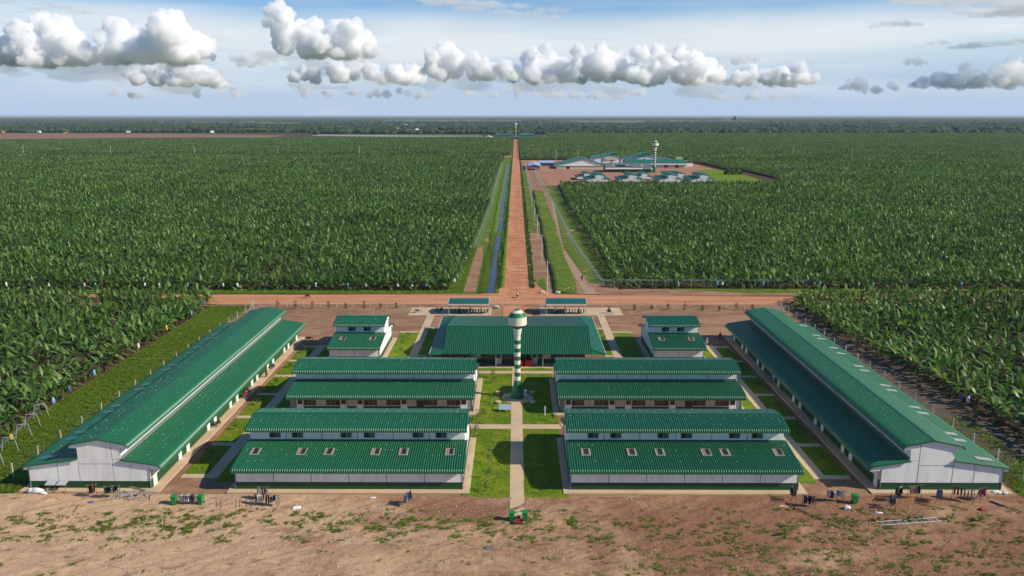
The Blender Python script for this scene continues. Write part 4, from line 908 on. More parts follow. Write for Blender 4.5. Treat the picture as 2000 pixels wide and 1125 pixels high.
# a few farmhouses, machines and lone trees far out
fh = MB().prism([(-4, 0), (4, 0), (4, 3), (0, 5), (-4, 3)], -6, 6).mesh('wall', M['white']); fr = MB().prism([(-4.6, 2.8), (0, 5.15), (4.6, 2.8), (4.6, 3.2), (0, 5.6), (-4.6, 3.2)], -6.6, 6.6).mesh('roof', M['pale'])
def far_at(x, y, h=0.0):                                # a place given by bearing and distance
    return x, y
FH = [(-1350, 2290), (-1210, 2330), (-1090, 2400), (-1100, 2300), (-905, 2520), (-640, 2450), (-560, 2900), (-470, 2600), (-420, 2850), (-1020, 3400), (-1210, 3300), (-700, 3500), (560, 3200), (680, 3300), (830, 3100), (1020, 3350), (1180, 3000), (1450, 3400), (1600, 3150), (900, 3800), (1900, 3700), (-330, 2700), (-140, 2350), (-270, 3300), (-530, 3900), (320, 2900), (-820, 2300), (-860, 2290), (-790, 2310)]
for i, (x, y) in enumerate(FH):
    t = thing('farmhouse', 'tiny pale farmhouse among the far trees ' + ('beyond the cleared red field' if x < -560 else 'left of the road end' if x < 0 else 'on the right half of the plain'), 'house', (x, y, 0), PR.uniform(0, 3), 'farmhouses dotted over the far plain')
    s = 1.5 if y > 2800 else 0.9; t.scale = (s, s, 1.0); link('wall', fh, t); link('roof', fr, t)
def excavator(x, y, rz, label, s=1.6):
    t = thing('excavator', label, 'excavator', (x, y, 0), rz, 'machines on the cleared field'); t.scale = (s,) * 3
    for q in (-1.3, 1.3): MB().box(-2.3, 2.3, q - .35, q + .35, 0, .9).build('track', M['dark'], t)
    MB().prism([(-2.4, 1), (1.4, 1), (1.4, 1.9), (-.4, 2.1), (-2.4, 2.3)], -1.4, 1.4, 'y').build('body', M['yellow'], t)
    c = MB().box(0, 1.5, .2, 1.3, 1.9, 3.1).build('cab', M['yellow'], t); MB().box(1.5, 1.53, .3, 1.2, 2.2, 3.0).build('pane', M['glass'], c)
    MB().bar((1.2, -.2, 1.8), (4.2, -.2, 4.8), .3).bar((4.2, -.2, 4.8), (6.2, -.2, 2.4), .22).build('arm', M['yellow'], t)
    MB().prism([(5.8, 1.2), (6.9, 1.5), (6.6, 2.5), (6.0, 2.5)], -.8, .4, 'y').build('bucket', M['dark'], t)
excavator(-1372, 2165, 2.6, 'yellow excavator at the far left edge of the cleared red field', 2.0); excavator(-1175, 2110, 0.4, 'yellow excavator further right on the cleared red field', 1.7)
def tall_tree(x, y, h, label, s=1.0, seed=1):
    t = thing('tall_tree', label, 'tree', (x, y, -0.5)); r = random.Random(seed)
    MB().bar((0, 0, 0), (0, 0, h * .7), h * .025, 6, h * .012).build('trunk', M['wood'], t)
    vs = []; fs = []
    for i in range(260):
        a, b = r.uniform(0, 6.28), r.uniform(-1, 1); rr_ = h * .2 * s * r.uniform(.4, 1) ; q = math.sqrt(1 - b * b); c = Vector((rr_ * q * math.cos(a), rr_ * q * math.sin(a), h * .74 + b * h * .25 * r.uniform(.6, 1)))
        n = len(vs); e = h * .045
        for _ in range(4): vs.append(tuple(c + Vector((r.uniform(-e, e), r.uniform(-e, e), r.uniform(-e, e)))))
        fs.append((n, n + 1, n + 2, n + 3))
    me = D.meshes.new('crown'); me.from_pydata(vs, [], fs); me.materials.append(M['farleaf']); set_tone(me, [r.random() for _ in fs]); link('crown', me, t)
tall_tree(1075, 4000, 46, 'lone tall tree standing above the plain right of the far compound', 0.8, 3)
tr_ = random.Random(31)
for i in range(16):
    y = tr_.uniform(2300, 5200); x = tr_.uniform(-.62, .62) * y
    tall_tree(x, y, tr_.uniform(17, 26), 'lone emergent tree rising from the far woodland', 1.1, i + 5); 
for o in [o for o in D.objects if o.name.startswith('tall_tree') and o.get('label', '').startswith('lone emergent')]: o['group'] = 'emergent trees on the far plain'
# ------------------------------------------------------------------ low plants near by
slib = D.collections.new('shrub_library')
def tuft(rnd, n, r, h, w, m_i=0, lie=0.5):
    V = []; F = []; T = []
    for i in range(n):
        a = rnd.uniform(0, 6.28); d = rnd.uniform(0, r * 0.5); l = rnd.uniform(.5, 1) * r; hh = rnd.uniform(.4, 1) * h; c, s = math.cos(a), math.sin(a); px_, py_ = d * c, d * s; k = len(V); q = w * rnd.uniform(.7, 1.2)
        V += [(px_ - s * q * .4, py_ + c * q * .4, 0), (px_ + s * q * .4, py_ - c * q * .4, 0), (px_ + c * l * .55 + s * q, py_ + s * l * .55 - c * q, hh), (px_ + c * l * .55 - s * q, py_ + s * l * .55 + c * q, hh), (px_ + c * l, py_ + s * l, hh * rnd.uniform(.4, .9))]
        F += [(k, k + 1, k + 2, k + 3), (k + 3, k + 2, k + 4)]; tn = rnd.random(); T += [tn, tn]
    return V, F, T, [m_i] * len(F)
for k in range(8): proto_obj('weed_%02d' % k, [tuft(PR, 16, .42, .24, .05)], [M['weed']], slib)
def clustered(n, x0, x1, y0, y1, thr, sc, seed, wfn=None):
    R = np.random.RandomState(seed); X = x0 + R.rand(n * 12) * (x1 - x0); Y = y0 + R.rand(n * 12) * (y1 - y0); f = fbm(X * sc + seed * 7, Y * sc * 1.8 + seed * 3, 5) + R.normal(0, .045, len(X))
    if wfn is not None: f = f + wfn(X, Y)
    k = f > thr; return np.stack([X[k], Y[k]], 1)[:n]
bandw = lambda X, Y: 0.12 * np.exp(-((Y - 88.2 - 0.4 * np.sin(X * .2)) / 1.5) ** 2) * (X < 2) - 0.05
rightw = lambda X, Y: np.where(X > 15, 0.05 + 0.0012 * (X - 15), -0.06) - 0.12 * (Y > 89)
WP = np.concatenate([clustered(1900, -62, 10, 83, 91, 0.57, .7, 2, bandw), clustered(350, -62, 14, 72, 90, 0.60, .5, 5, lambda X, Y: -0.03 - 0.09 * (X > -40) * (X < -8)), clustered(2900, 8, 66, 70, 91.5, 0.555, .55, 9, rightw)])
P = np.zeros((len(WP), 3)); P[:, :2] = WP; P[:, 2] = 0.02
scatter('weeds', P, 8, slib, 'low green weeds growing in patches on the bare foreground soil', .25, .8, .15, seed=3)
grlib = D.collections.new('grass_library')
for k in range(5): proto_obj('tuft_%02d' % k, [tuft(PR, 12, .28, .30, .022)], [M['weed']], grlib)
R = np.random.RandomState(4)
def inrect(n, x0, x1, y0, y1): return np.stack([x0 + R.rand(n) * (x1 - x0), y0 + R.rand(n) * (y1 - y0)], 1)
LW = np.concatenate([inrect(900, a, b, y0, y1) for a, b in ((-6.9, -.8), (1.2, 6.8)) for y0, y1 in ((94.4, 117), (119, 144.3))] + [inrect(170, s * 43.7 - 1.55, s * 43.7 + 1.55, y0 + .7, y0 + 10) for s in (-1, 1) for y0 in (100.25, 111, 121.9, 132.8, 142.8, 152.3)])
P = np.zeros((len(LW), 3)); P[:, :2] = LW; P[:, 2] = .03
scatter('lawn_grass', P, 5, grlib, 'short rough grass on the lawns between the buildings', .3, .62, .1, seed=16)
GR = np.concatenate([inrect(9000, -78, -68.5, 98, 199), inrect(900, 65.5, 75, 94, 104), inrect(500, 66, 73, 104, 122), inrect(600, -71, -65, 95.3, 99), inrect(1500, -10, -8, 214, 330), inrect(500, 11.2, 17.4, 214, 420), inrect(1500, -140, -17, 214, 219.5), inrect(900, -17.6, -14.6, 214, 290)])
P = np.zeros((len(GR), 3)); P[:, :2] = GR
P[:, 2] = np.where((GR[:, 0] > 10.9) & (GR[:, 0] < 17.5) & (GR[:, 1] > 210), np.interp(GR[:, 0], [11.2, 13, 17.2], [.58, .5, .08]), 0)
P[:, 2] = np.where((GR[:, 0] > -10) & (GR[:, 0] < -8) & (GR[:, 1] > 210), .22, P[:, 2])
scatter('verge_grass', P, 5, grlib, 'rough green grass on the verges outside the fence and by the road', .6, 1.4, .1, seed=6)
hl = D.collections.new('hedge_library')
for k in range(6): proto_obj('hedge_%02d' % k, [tuft(PR, 22, .75, 1.0, .11)], [M['shrub']], hl)
HP_ = []
hr = random.Random(4)
for sx, x0 in ((-1, -4.35), (1, 5.05)):
    y = 219.0 if sx < 0 else 221.0
    while y < 880: HP_.append((x0 + hr.gauss(0, .28) + (-.5 if sx < 0 and y < 300 else 0), y, .15)); y += hr.uniform(.55, 1.3) if y < 450 else hr.uniform(1.2, 2.4)
scatter('roadside_shrubs', HP_, 6, hl, 'low dark shrubs planted along both edges of the red road', .4, .85, .1, seed=8)
def sapling(x, y, label, h=1.5, group='saplings on the lawns', seed=0):
    r = random.Random(seed); t = thing('sapling', label, 'sapling', (x, y, .04), r.uniform(0, 6), group)
    MB().ball((0, 0, 0), .26, 9, 4, (1, 1, .28)).build('soil_mound', M['backyard'], t)
    mb = MB().bar((0, 0, 0), (r.uniform(-.1, .1), 0, h * .8), .035, 5, .02)
    for _ in range(3): a = r.uniform(0, 6.28); mb.bar((0, 0, h * .4), (.4 * math.cos(a), .4 * math.sin(a), h * .8), .018, 4, .01)
    mb.build('trunk', M['wood'], t)
    V = []; F = []
    for i in range(46):
        a = r.uniform(0, 6.28); rr_ = r.uniform(.1, .55); z = r.uniform(h * .45, h); k = len(V); c = Vector((rr_ * math.cos(a), rr_ * math.sin(a), z)); e = .13
        V += [tuple(c + Vector((r.uniform(-e, e), r.uniform(-e, e), r.uniform(-e, e)))) for _ in range(4)]; F.append((k, k + 1, k + 2, k + 3))
    me = D.meshes.new('crown'); me.from_pydata(V, [], F); me.materials.append(M['shrub']); set_tone(me, [r.random() for _ in F]); link('crown', me, t)
sap = [(-3.9, 95.8, 'sapling at the front end of the left central lawn'), (-3.9, 99.6, 'sapling on the left central lawn, second from the front'), (-3.7, 104.3, 'sapling on the left central lawn beside the building shadow'), (-3.9, 107.4, 'sapling on the left central lawn near its middle'), (-6.1, 115.2, 'sapling in the far left corner of the left central lawn'),
       (-5.9, 120.5, 'sapling at the left corner of the tower lawn by the cross path'), (-4.0, 124.3, 'sapling on the tower lawn behind the solar panel'), (-4.2, 128.9, 'sapling left of the tower base on the lawn'), (-4.0, 138.6, 'sapling on the lit lawn behind the tower, left'), (-4.2, 141.8, 'sapling on the lawn in front of the hall, left'),
       (4.6, 96.6, 'sapling at the front end of the right central lawn'), (5.9, 120.2, 'sapling at the right corner of the tower lawn by the cross path'), (4.4, 108.5, 'sapling in the shade on the right central lawn')]
for i, (x, y, lb) in enumerate(sap): sapling(x, y, lb, rb.uniform(1.1, 1.7), seed=i)
for i, y in enumerate((105.8, 116.5, 127.2, 137.8, 147.6, 157.2)):
    o = ('first', 'second', 'third', 'fourth', 'fifth', 'sixth')[i]
    sapling(-43.6, y, o + ' sapling from the front in the grass squares beside the left barracks', rb.uniform(.9, 1.7), seed=20 + i); sapling(43.8, y, o + ' sapling from the front in the grass squares beside the right barracks', rb.uniform(.7, 1.2), seed=30 + i)
for i, (x, y, lb) in enumerate(((-23.6, 158, 'sapling on the lawn right of the left wash house, front'), (-24.2, 163.5, 'sapling on the lawn right of the left wash house, middle'), (-23.8, 170, 'sapling on the lawn right of the left wash house, back'), (19, 160, 'sapling right of the hall, front'), (18.8, 166, 'sapling right of the hall, middle'), (18.9, 171, 'sapling right of the hall, back'), (18.8, 151, 'sapling at the front right corner of the hall'), (-18.9, 151, 'sapling at the front left corner of the hall'), (39.0, 151, 'sapling in the grass strip right of the right wash house'), (38.9, 133, 'sapling in the grass strip right of the middle row'), (39.2, 121.5, 'sapling in the grass strip behind the right front dormitory'))): sapling(x, y, lb, rb.uniform(1.0, 1.6), seed=50 + i)
def shrub(x, y, h, label, group, seed):
    r = random.Random(seed); t = thing('shrub', label, 'shrub', (x, y, 0), r.uniform(0, 6), group)
    V = []; F = []
    for i in range(70):
        a = r.uniform(0, 6.28); z = r.uniform(.05, 1) * h; rr_ = r.uniform(.1, .42) * (1.2 - .5 * z / h) * h * .62; k = len(V); c = Vector((rr_ * math.cos(a), rr_ * math.sin(a), z)); e = .17
        V += [tuple(c + Vector((r.uniform(-e, e), r.uniform(-e, e), r.uniform(-e, e)))) for _ in range(4)]; F.append((k, k + 1, k + 2, k + 3))
    me = D.meshes.new('foliage'); me.from_pydata(V, [], F); me.materials.append(M['shrub']); set_tone(me, [r.random() for _ in F]); link('foliage', me, t)
    MB().bar((0, 0, 0), (0, 0, h * .7), .04, 5).build('trunk', M['wood'], t)
for i, x in enumerate((-60.5, -55.9, -51.6, -47.5, -43.2, -38.5, -34.2, -30.3)): shrub(x, 196.4 + rb.uniform(-.3, .3), rb.uniform(1.2, 2.4), 'shrub by the back fence left of the gate, number %s from the left barracks' % ('one two three four five six seven eight'.split()[i]), 'shrubs planted along the back fence', 100 + i)
for i, x in enumerate((29.9, 34.3, 38.4, 42.7, 47.1, 51.3, 55.5, 59.7)): shrub(x, 195.2 + rb.uniform(-.3, .3), rb.uniform(1.1, 2.3), 'shrub by the back fence right of the gate, number %s from the right shed' % ('one two three four five six seven eight'.split()[i]), 'shrubs planted along the back fence', 120 + i)
t = thing('round_bush', 'dense dark rounded bush at the edge of the far compound lawn', 'bush', (181, 668, 0)); V = []; F = []
for i in range(500):
    a = rb.uniform(0, 6.28); b = rb.uniform(0, 1); k = len(V); c = Vector((7.5 * math.cos(a) * math.sqrt(1 - b * b), 4 * math.sin(a) * math.sqrt(1 - b * b), 5.0 * b)); V += [tuple(c + Vector((rb.uniform(-1, 1), rb.uniform(-1, 1), rb.uniform(-1, 1)))) for _ in range(4)]; F.append((k, k + 1, k + 2, k + 3))
me = D.meshes.new('foliage'); me.from_pydata(V, [], F); me.materials.append(M['shrub']); set_tone(me, [rb.random() for _ in F]); link('foliage', me, t)
yl = [leaf_arr(rb, RAD(e), 0.9, .13, RAD(70), 5) for e in (70, 50, 35, 20)]
ylm = []
for V, F in yl:
    me = D.meshes.new('leaf'); me.from_pydata(V, [], F); me.materials.append(M['weed']); set_tone(me, [rb.random()] * len(F)); ylm.append(me)
for x, y, s, lb in ((52.8, 88.7, 1.0, 'broad leaved young banana shoot right of the ladder'), (56.2, 88.5, 1.15, 'broad leaved young banana shoot, rightmost on the bare soil'), (43.9, 88.4, .7, 'small banana shoot at the left end of the ladder'), (47.6, 88.5, .8, 'banana shoot growing between the ladder rails'), (49.2, 88.9, .8, 'banana shoot at the far rail of the ladder'), (32.2, 87.0, .8, 'banana shoot below the scattered clothes pole'), (31.4, 84.9, 1.0, 'banana shoot left of the weeds patch on the right soil'), (-56.5, 86.8, .7, 'yellowish shoot in the weeds at the left edge'), (-42.0, 86.6, .7, 'yellow green shoot at the foot of the lone thin pole')):
    t = thing('banana_shoot', lb, 'young plant', (x, y, 0), rb.uniform(0, 6), 'young shoots on the bare soil'); t.scale = (s,) * 3
    for q in range(9): link('leaf', ylm[q % 4], t, (0, 0, .1), False, q * 2.4)
# ------------------------------------------------------------------ fences, poles, cableway
def fence(label, pts, h, gap_w, braces=()):
    t = thing('wire_fence', label, 'fence', (pts[0][0], pts[0][1], 0)); o = Vector((*pts[0], 0)); me = MB().box(-.07, .07, -.07, .07, 0, h).mesh('post', M['post']); f = random.Random(len(pts) * 7 + int(abs(pts[0][0])))
    P = []
    for x, y in pts:
        q = link('post', me, t, (x - o.x, y - o.y, 0)); q.rotation_euler = (f.gauss(0, .025), f.gauss(0, .025), f.uniform(-.2, .2)); P.append(Vector((x - o.x, y - o.y, 0)))
    for z in (.5, 1.0, 1.5, h - .15):
        mb = MB()
        for a, b in zip(P, P[1:]): mb.bar((a.x, a.y, z), (b.x, b.y, z), .012, 3)
        mb.build('wire', M['wire'], t)
    for a, b in braces: MB().bar(Vector(a) - o, Vector(b) - o, .06, 4).build('brace', M['post'], t)
    return t
def along(a, b, st): n = max(1, round(math.dist(a, b) / st)); return [(a[0] + (b[0] - a[0]) * i / n, a[1] + (b[1] - a[1]) * i / n) for i in range(n + 1)]
lf = along((-68.1, 99.8), (-67.4, 140), 5.8)[:-1] + along((-67.4, 140), (-66.7, 196.5), 5.8)
fence('row of grey concrete fence posts along the left side of the compound', lf, 2.1, 0, [((-66.7, 196.5, 1.9), (-66.7, 193.5, 0)), ((-66.7, 196.5, 1.9), (-63.7, 197.0, 0))])
rf = along((68.1, 99.2), (67.8, 140), 5.7)[:-1] + along((67.8, 140), (67.0, 196), 5.8)
fence('row of grey concrete fence posts along the right side of the compound', rf, 2.1, 0, [((67.0, 196, 1.9), (64.0, 196, 0)), ((67.0, 196, 1.9), (67.0, 193, 0))])
fence('back fence of concrete posts along the red cross road, left of the gate', along((-66.7, 196.8), (-3.4, 198.6), 4.35), 2.0, 0, [((-3.4, 198.6, 1.9), (-6.2, 198.5, 0))])
fence('back fence of concrete posts along the red cross road, right of the gate', along((4.2, 198.6), (67.0, 196.2), 4.35), 2.0, 0, [((4.2, 198.6, 1.9), (7.0, 198.5, 0))])
for i, y in enumerate((211.8, 260.2, 314.2, 367.5, 424, 479, 535, 590, 648, 705)):
    t = thing('utility_pole', 'grey utility pole in the row right of the red road, ' + ('nearest the junction' if i == 0 else ('second', 'third', 'fourth', 'fifth', 'sixth', 'seventh', 'eighth', 'ninth', 'tenth')[i - 1] + ' from the junction'), 'utility pole', (8.6, y, 0), 0, 'utility poles along the red road')
    MB().bar((0, 0, 0), (0, 0, 9.8), .16, 7, .10).build('pole_shaft', M['post'], t); MB().box(-.7, .7, -.05, .05, 9.1, 9.22).build('crossarm', M['post'], t)
for i, (x, y) in enumerate(((-612, 1000), (-498, 990), (-393, 985), (-287, 972), (-187, 965), (368, 884), (459, 880), (538, 866), (44, 880), (68, 884), (330, 960))):
    t = thing('utility_pole', 'distant pale pole rising from the banana fields, ' + ('left block, ' + ('first', 'second', 'third', 'fourth', 'fifth')[i] + ' from the left edge' if i < 5 else 'right block, ' + ('third', 'second', 'first')[i - 5] + ' counted from the right edge' if i < 8 else ('behind the blue tin sheds', 'behind the white packing shed', 'above the far compound lawn')[i - 8]), 'utility pole', (x, y, 0), 0, 'distant poles in the banana fields')
    MB().bar((0, 0, 0), (0, 0, 11.5), .3, 6, .22).build('pole_shaft', M['post'], t); MB().box(-.9, .9, -.08, .08, 10.6, 10.85).build('crossarm', M['post'], t)
def cableway(label, pts, w=1.7, h=2.4, step=3.6, r=.035):
    t = thing('fruit_cableway', label, 'cableway', (pts[0][0], pts[0][1], 0)); o = Vector((*pts[0], 0)); am = {}
    allp = []
    for a, b in zip(pts, pts[1:]):
        a3 = Vector((*a, 0)); b3 = Vector((*b, 0)); d = (b3 - a3); n = max(1, round(d.length / step)); rz = math.atan2(d.y, d.x)
        for i in range(n):
            c = a3 + d * i / n - o
            if 'm' not in am:
                am['m'] = MB().bar((0, -w / 2, 0), (0, -w / 3.2, h), r, 4).bar((0, w / 2, 0), (0, w / 3.2, h), r, 4).bar((0, -w / 3.2, h), (0, w / 3.2, h), r, 4).mesh('arch', M['steel'])
            q = link('arch', am['m'], t, c, False, rz); allp.append(c)
    for dz in (h - .05, h - .35):
        mb = MB()
        for a, b in zip(allp, allp[1:]): mb.bar((a.x, a.y, dz), (b.x, b.y, dz), .03, 3)
        mb.build('cable', M['steel'], t)
cableway('steel arch cableway running along the right field edge and turning right at the junction', [(86, 221.5), (24.5, 222.0), (21.5, 300), (20.5, 420), (18.5, 560), (16.5, 690)])
cableway('steel arch cableway along the grass strip left of the canal', [(-14.6, 286), (-13.2, 420), (-13.6, 640), (-13.0, 800)])
cableway('bent steel arches of a cableway entering the near left banana block', [(-72.6, 103.0), (-74.6, 113), (-77.0, 121.5), (-84, 129)], 2.3, 2.3, 4.6, .05)
# ------------------------------------------------------------------ fruit bags hanging on the edge plants
def bag(x, y, z, m, label, s=1.0):
    t = tag(MB().lathe([(.06, .9), (.20, .72), (.26, .4), (.22, .1), (.14, 0)], 9).build('fruit_bag', m, None, (x, y, z), True), label, 'fruit bag', 'plastic bags round banana bunches'); t.scale = (s * rb.uniform(.8, 1.1), s * rb.uniform(.8, 1.1), s * rb.uniform(.9, 1.25))
for i, px_ in enumerate((-143, -131, -121, -118, -104, -100, -97.5, -92, -82, -78, -56, -47, -42, -33, -29, -25)):
    bag(px_, 218.0, 1.0, M['bagw'] if i % 4 != 3 else M['bagb'], 'fruit bag in the front row of the left main field, ' + ('white plastic' if i % 4 != 3 else 'light blue plastic'), 1.2)
for i, (x, y) in enumerate(((33.6, 229), (46, 220.6), (57, 220.4), (58.5, 220.6), (70, 220.5), (86, 220.7), (97, 220.6), (101, 220.5), (126, 220.8), (-17.6, 224), (-17.4, 232), (-17.2, 244), (-16.6, 262), (-16.4, 285))):
    bag(x, y, 1.0, M['bagb'] if i % 3 else M['bagw'], ('blue' if i % 3 else 'white') + (' fruit bag in the front row of the right main field' if i < 9 else ' fruit bag on the road side edge of the left main field'), 1.2)
for x, y, m, lb in ((-75.9, 107.6, 'bagd', 'deep blue fruit bag at the lower left under the arches'), (-74.9, 110.5, 'bagy', 'yellow fruit bag beside the deep blue one at the lower left'), (-77.2, 125.6, 'bagb', 'light blue fruit bag low on the plantation edge behind the arches'), (-77.6, 131.2, 'bagd', 'greyish blue fruit bag half hidden in the near left block'), (-77.9, 140.2, 'bagb', 'large light blue fruit bag on the near left plantation edge'), (-78.0, 158, 'bagw', 'white fruit bag on the near left plantation edge'), (-78.2, 172, 'bagy', 'small yellow fruit bag in the near left block'), (-78.2, 186, 'bagb', 'light blue fruit bag near the far corner of the near left block'), (-79, 196, 'bagd', 'deep blue fruit bag at the far corner of the near left block'),
                    (75.6, 128.5, 'bagd', 'deep blue fruit bag on the near right plantation edge'), (75.9, 126.8, 'bagw', 'white fruit bag beside a blue one on the near right edge'), (73.2, 188, 'bagd', 'deep blue fruit bag at the far corner of the near right block'), (73.4, 182, 'bagw', 'white fruit bag at the far corner of the near right block'), (73.5, 176, 'bagd', 'dark blue fruit bag behind the far end of the right barracks')):
    bag(x, y, .9, M[m], lb, 1.15)
# ------------------------------------------------------------------ yard clutter
def wheelie(x, y, rz, label, s=1.0):
    t = thing('wheeled_bin', label, 'bin', (x, y, .04), rz, 'green wheeled bins in the yard'); t.scale = (s * 1.08, s * 1.08, s * 1.1)
    MB().add([(-.24, -.26, .06), (.24, -.26, .06), (.24, .26, .06), (-.24, .26, .06), (-.30, -.36, .98), (.30, -.36, .98), (.30, .36, .98), (-.30, .36, .98)], [(0, 3, 2, 1), (4, 5, 6, 7), (0, 1, 5, 4), (1, 2, 6, 5), (2, 3, 7, 6), (3, 0, 4, 7)]).build('bin_body', M['bin'], t)
    MB().prism([(-.42, .98), (.38, .98), (.40, 1.06), (-.1, 1.13), (-.40, 1.08)], -.33, .33).build('lid', M['bin'], t)
    for q in (-.27, .27): MB().lathe([(.11, -.03), (.11, .03)], 10).build('wheel', M['dark'], t, (q, .28, .11)).rotation_euler = (0, math.pi / 2, 0)
    MB().bar((-.25, .42, .98), (.25, .42, .98), .025).build('handle', M['bin'], t)
wheelie(-43.0, 92.2, .1, 'green wheeled bin left of the folded white laundry'); wheelie(-39.7, 92.3, -.1, 'green wheeled bin right of the folded white laundry')
wheelie(-.45, 88.3, 0, 'green wheeled bin at the left side of the central path end'); wheelie(1.15, 88.3, 0, 'green wheeled bin at the right side of the central path end'); wheelie(42.9, 92.9, 0, 'green wheeled bin standing in front of the right barracks walk')
gm = []
for k, (w, h, d) in enumerate(((.62, 1.0, .10), (.5, 1.1, .12), (.7, .8, .08), (.42, 1.15, .14))):
    n = 6; V = []; F = []
    for i in range(n + 1):
        t_ = i / n; sh = 1 - .18 * abs(2 * t_ - 1); 
        for j in range(4):
            u = j / 3; V.append(((t_ - .5) * w * (1 - .25 * (1 - u) * 0) + rb.uniform(-.02, .02), d * math.sin(t_ * 9 + u * 2 + k) * .5, -u * h * sh - .03))
    for i in range(n):
        for j in range(3): a = i * 4 + j; F.append((a, a + 1, a + 5, a + 4))
    m_ = len(V); V += [(x, y + .05, z) for x, y, z in V]; F += [tuple(q + m_ for q in f[::-1]) for f in F]; gm.append((V, F))
gcache = {}
def garment(x, y, z, rz, fab, label, group):
    k = rb.randrange(4)
    if (k, fab) not in gcache:
        me = D.meshes.new('garment'); me.from_pydata(gm[k][0], [], gm[k][1]); me.materials.append(M['fabric'][fab]); gcache[(k, fab)] = me
    o = link('garment', gcache[(k, fab)], None, (x, y, z), False, rz); tag(o, label, 'laundry', group)
CN = 'black navy white grey red teal pink peach denim maroon'.split()
def rack(x, y, rz, L, fabs, where, h=1.5, posts=True):
    t = thing('clothes_rack', 'wooden clothes rack ' + where, 'clothes rack', (x, y, .03), rz, 'clothes racks in the front yard')
    for q in (-L / 2, L / 2):
        MB().bar((q, -.35, 0), (q, 0, h + .25), .035, 4).bar((q, .35, 0), (q, 0, h + .25), .035, 4).build('leg', M['wood'], t)
    MB().bar((-L / 2 - .2, 0, h + .1), (L / 2 + .2, 0, h + .1), .03, 4).build('rail', M['wood'], t)
    c, s = math.cos(rz), math.sin(rz)
    for i, f in enumerate(fabs):
        u = (-L / 2 + .25) + (L - .5) * i / max(1, len(fabs) - 1)
        garment(x + c * u, y + s * u, h + .12, rz + math.pi / 2 + rb.uniform(-.5, .5), f, CN[f] + ' garment hung on the rack ' + where, 'laundry on the rack ' + where)
rack(-41.4, 92.3, 0, 2.0, (2, 2, 3, 2, 2, 3, 0), 'between the two left bins', 1.25)
rack(-54.4, 94.2, .5, 1.0, (0, 0, 9, 4, 0), 'with red and black clothes before the left barracks', 1.55)
rack(-51.6, 93.8, .2, 1.8, (5, 0, 5, 3, 0, 5), 'with teal clothes beside the scaffold heap', 1.6)
rack(-31.3, 92.0, -.15, 3.2, (1, 2, 2, 0, 9, 0, 3, 1, 3), 'in front of the left front dormitory', 1.35)
rack(-32.2, 93.4, .1, 1.2, (3, 1, 0), 'just behind the long laundry rack at left', 1.7)
rack(-13.5, 92.0, 1.2, 1.5, (8, 2, 8, 8, 3, 8), 'with pale denim clothes at the middle of the yard', 1.6)
rack(35.3, 93.6, 1.4, 1.5, (0, 1, 0, 3), 'at the right front dormitory corner', 1.6)
rack(36.8, 92.0, -.3, 1.5, (0, 8, 1, 0, 3, 0), 'with dark jeans beside the dormitory corner', 1.35)
rack(40.6, 93.2, .05, 2.2, (2, 9, 2, 0, 2, 2), 'left of the right hand green bin', 1.45)
rack(47.0, 91.6, 1.3, 1.3, (0, 3, 1, 3), 'nearest the ladder on the right', 1.55)
rack(48.8, 93.6, .9, 1.8, (0, 1, 0, 3, 2), 'with black coats before the right barracks', 1.65)
rack(51.0, 94.1, .2, 1.6, (7, 7, 3, 0), 'with a peach cloth before the right barracks', 1.7)
rack(53.7, 93.2, 1.0, 1.4, (8, 1, 8, 3, 8), 'with blue jeans before the right barracks', 1.55)
rack(56.9, 93.6, -.6, 2.4, (9, 9, 0, 9, 3, 3), 'with maroon shirts before the right barracks', 1.65)
rack(59.4, 93.7, .4, 1.3, (3, 6, 6, 0), 'with a bright pink cloth before the right barracks', 1.6)
def sack(x, y, sx, sy, h, m, label, seed=0):
    r = random.Random(seed); mb = MB().ball((0, 0, h * .3), 1, 11, 7, (sx * .7, sy * .8, h * .6))
    for _ in range(5): q = r.uniform(.3, .6); mb.ball((r.uniform(-.6, .6) * sx, r.uniform(-.5, .5) * sy, h * .25), 1, 9, 6, (sx * q, sy * q * 1.2, h * r.uniform(.3, .75)))
    mb.v = [(a + r.uniform(-.07, .07) * sx, b + r.uniform(-.1, .1) * sy, max(0.0, c + r.uniform(-.1, .1) * h)) for a, b, c in mb.v]
    tag(mb.build('sack', m, None, (x, y, .04), True), label, 'sack', 'sacks and cloths lying in the yard')
sack(-62.3, 95.3, 1.1, .45, .75, M['bagw'], 'crumpled white sheet heap at the front corner of the left barracks', 1); sack(-61.3, 95.0, .6, .3, .3, M['bagw'], 'thin white plastic sheet next to the white heap', 2)
sack(-27.3, 91.2, .6, .4, .35, M['bagw'], 'cream cloth bundle right of the long laundry rack', 3); sack(41.4, 91.4, .55, .35, .5, M['bagw'], 'white sack on the soil below the right laundry', 4)
sack(62.3, 95.7, .75, .3, .4, M['bagw'], 'white sacks at the front corner of the right barracks', 5); sack(63.4, 95.5, .5, .25, .35, M['bagw'], 'small white sack at the end of the right barracks', 6)
sack(58.0, 91.2, .55, .35, .3, M['fabric'][4], 'red cloth lying on the soil in front of the pink laundry', 7); sack(33.4, 91.9, .75, .25, .2, M['fabric'][7], 'peach cloth spread on the soil at the dormitory corner', 8)
sack(34.9, 91.3, .25, .25, .25, M['red'], 'small red bucket lying by the leaning pole', 9); sack(44.9, 90.3, .5, .25, .15, M['bagw'], 'torn white plastic left of the ladder', 10)
sack(-18.4, 94.0, .5, .2, .15, M['bagw'], 'scrap of white plastic before the left front dormitory', 11); sack(-53.7, 92.6, .6, .25, .25, M['fabric'][8], 'blue grey cloth on the ground below the red clothes', 12)
sack(-2.9, 82.0, .9, .5, .07, mat('grey_ash', (.2, .19, .18), .9, var=.5, vscale=4), 'grey ash patch in the middle of the foreground', 13)
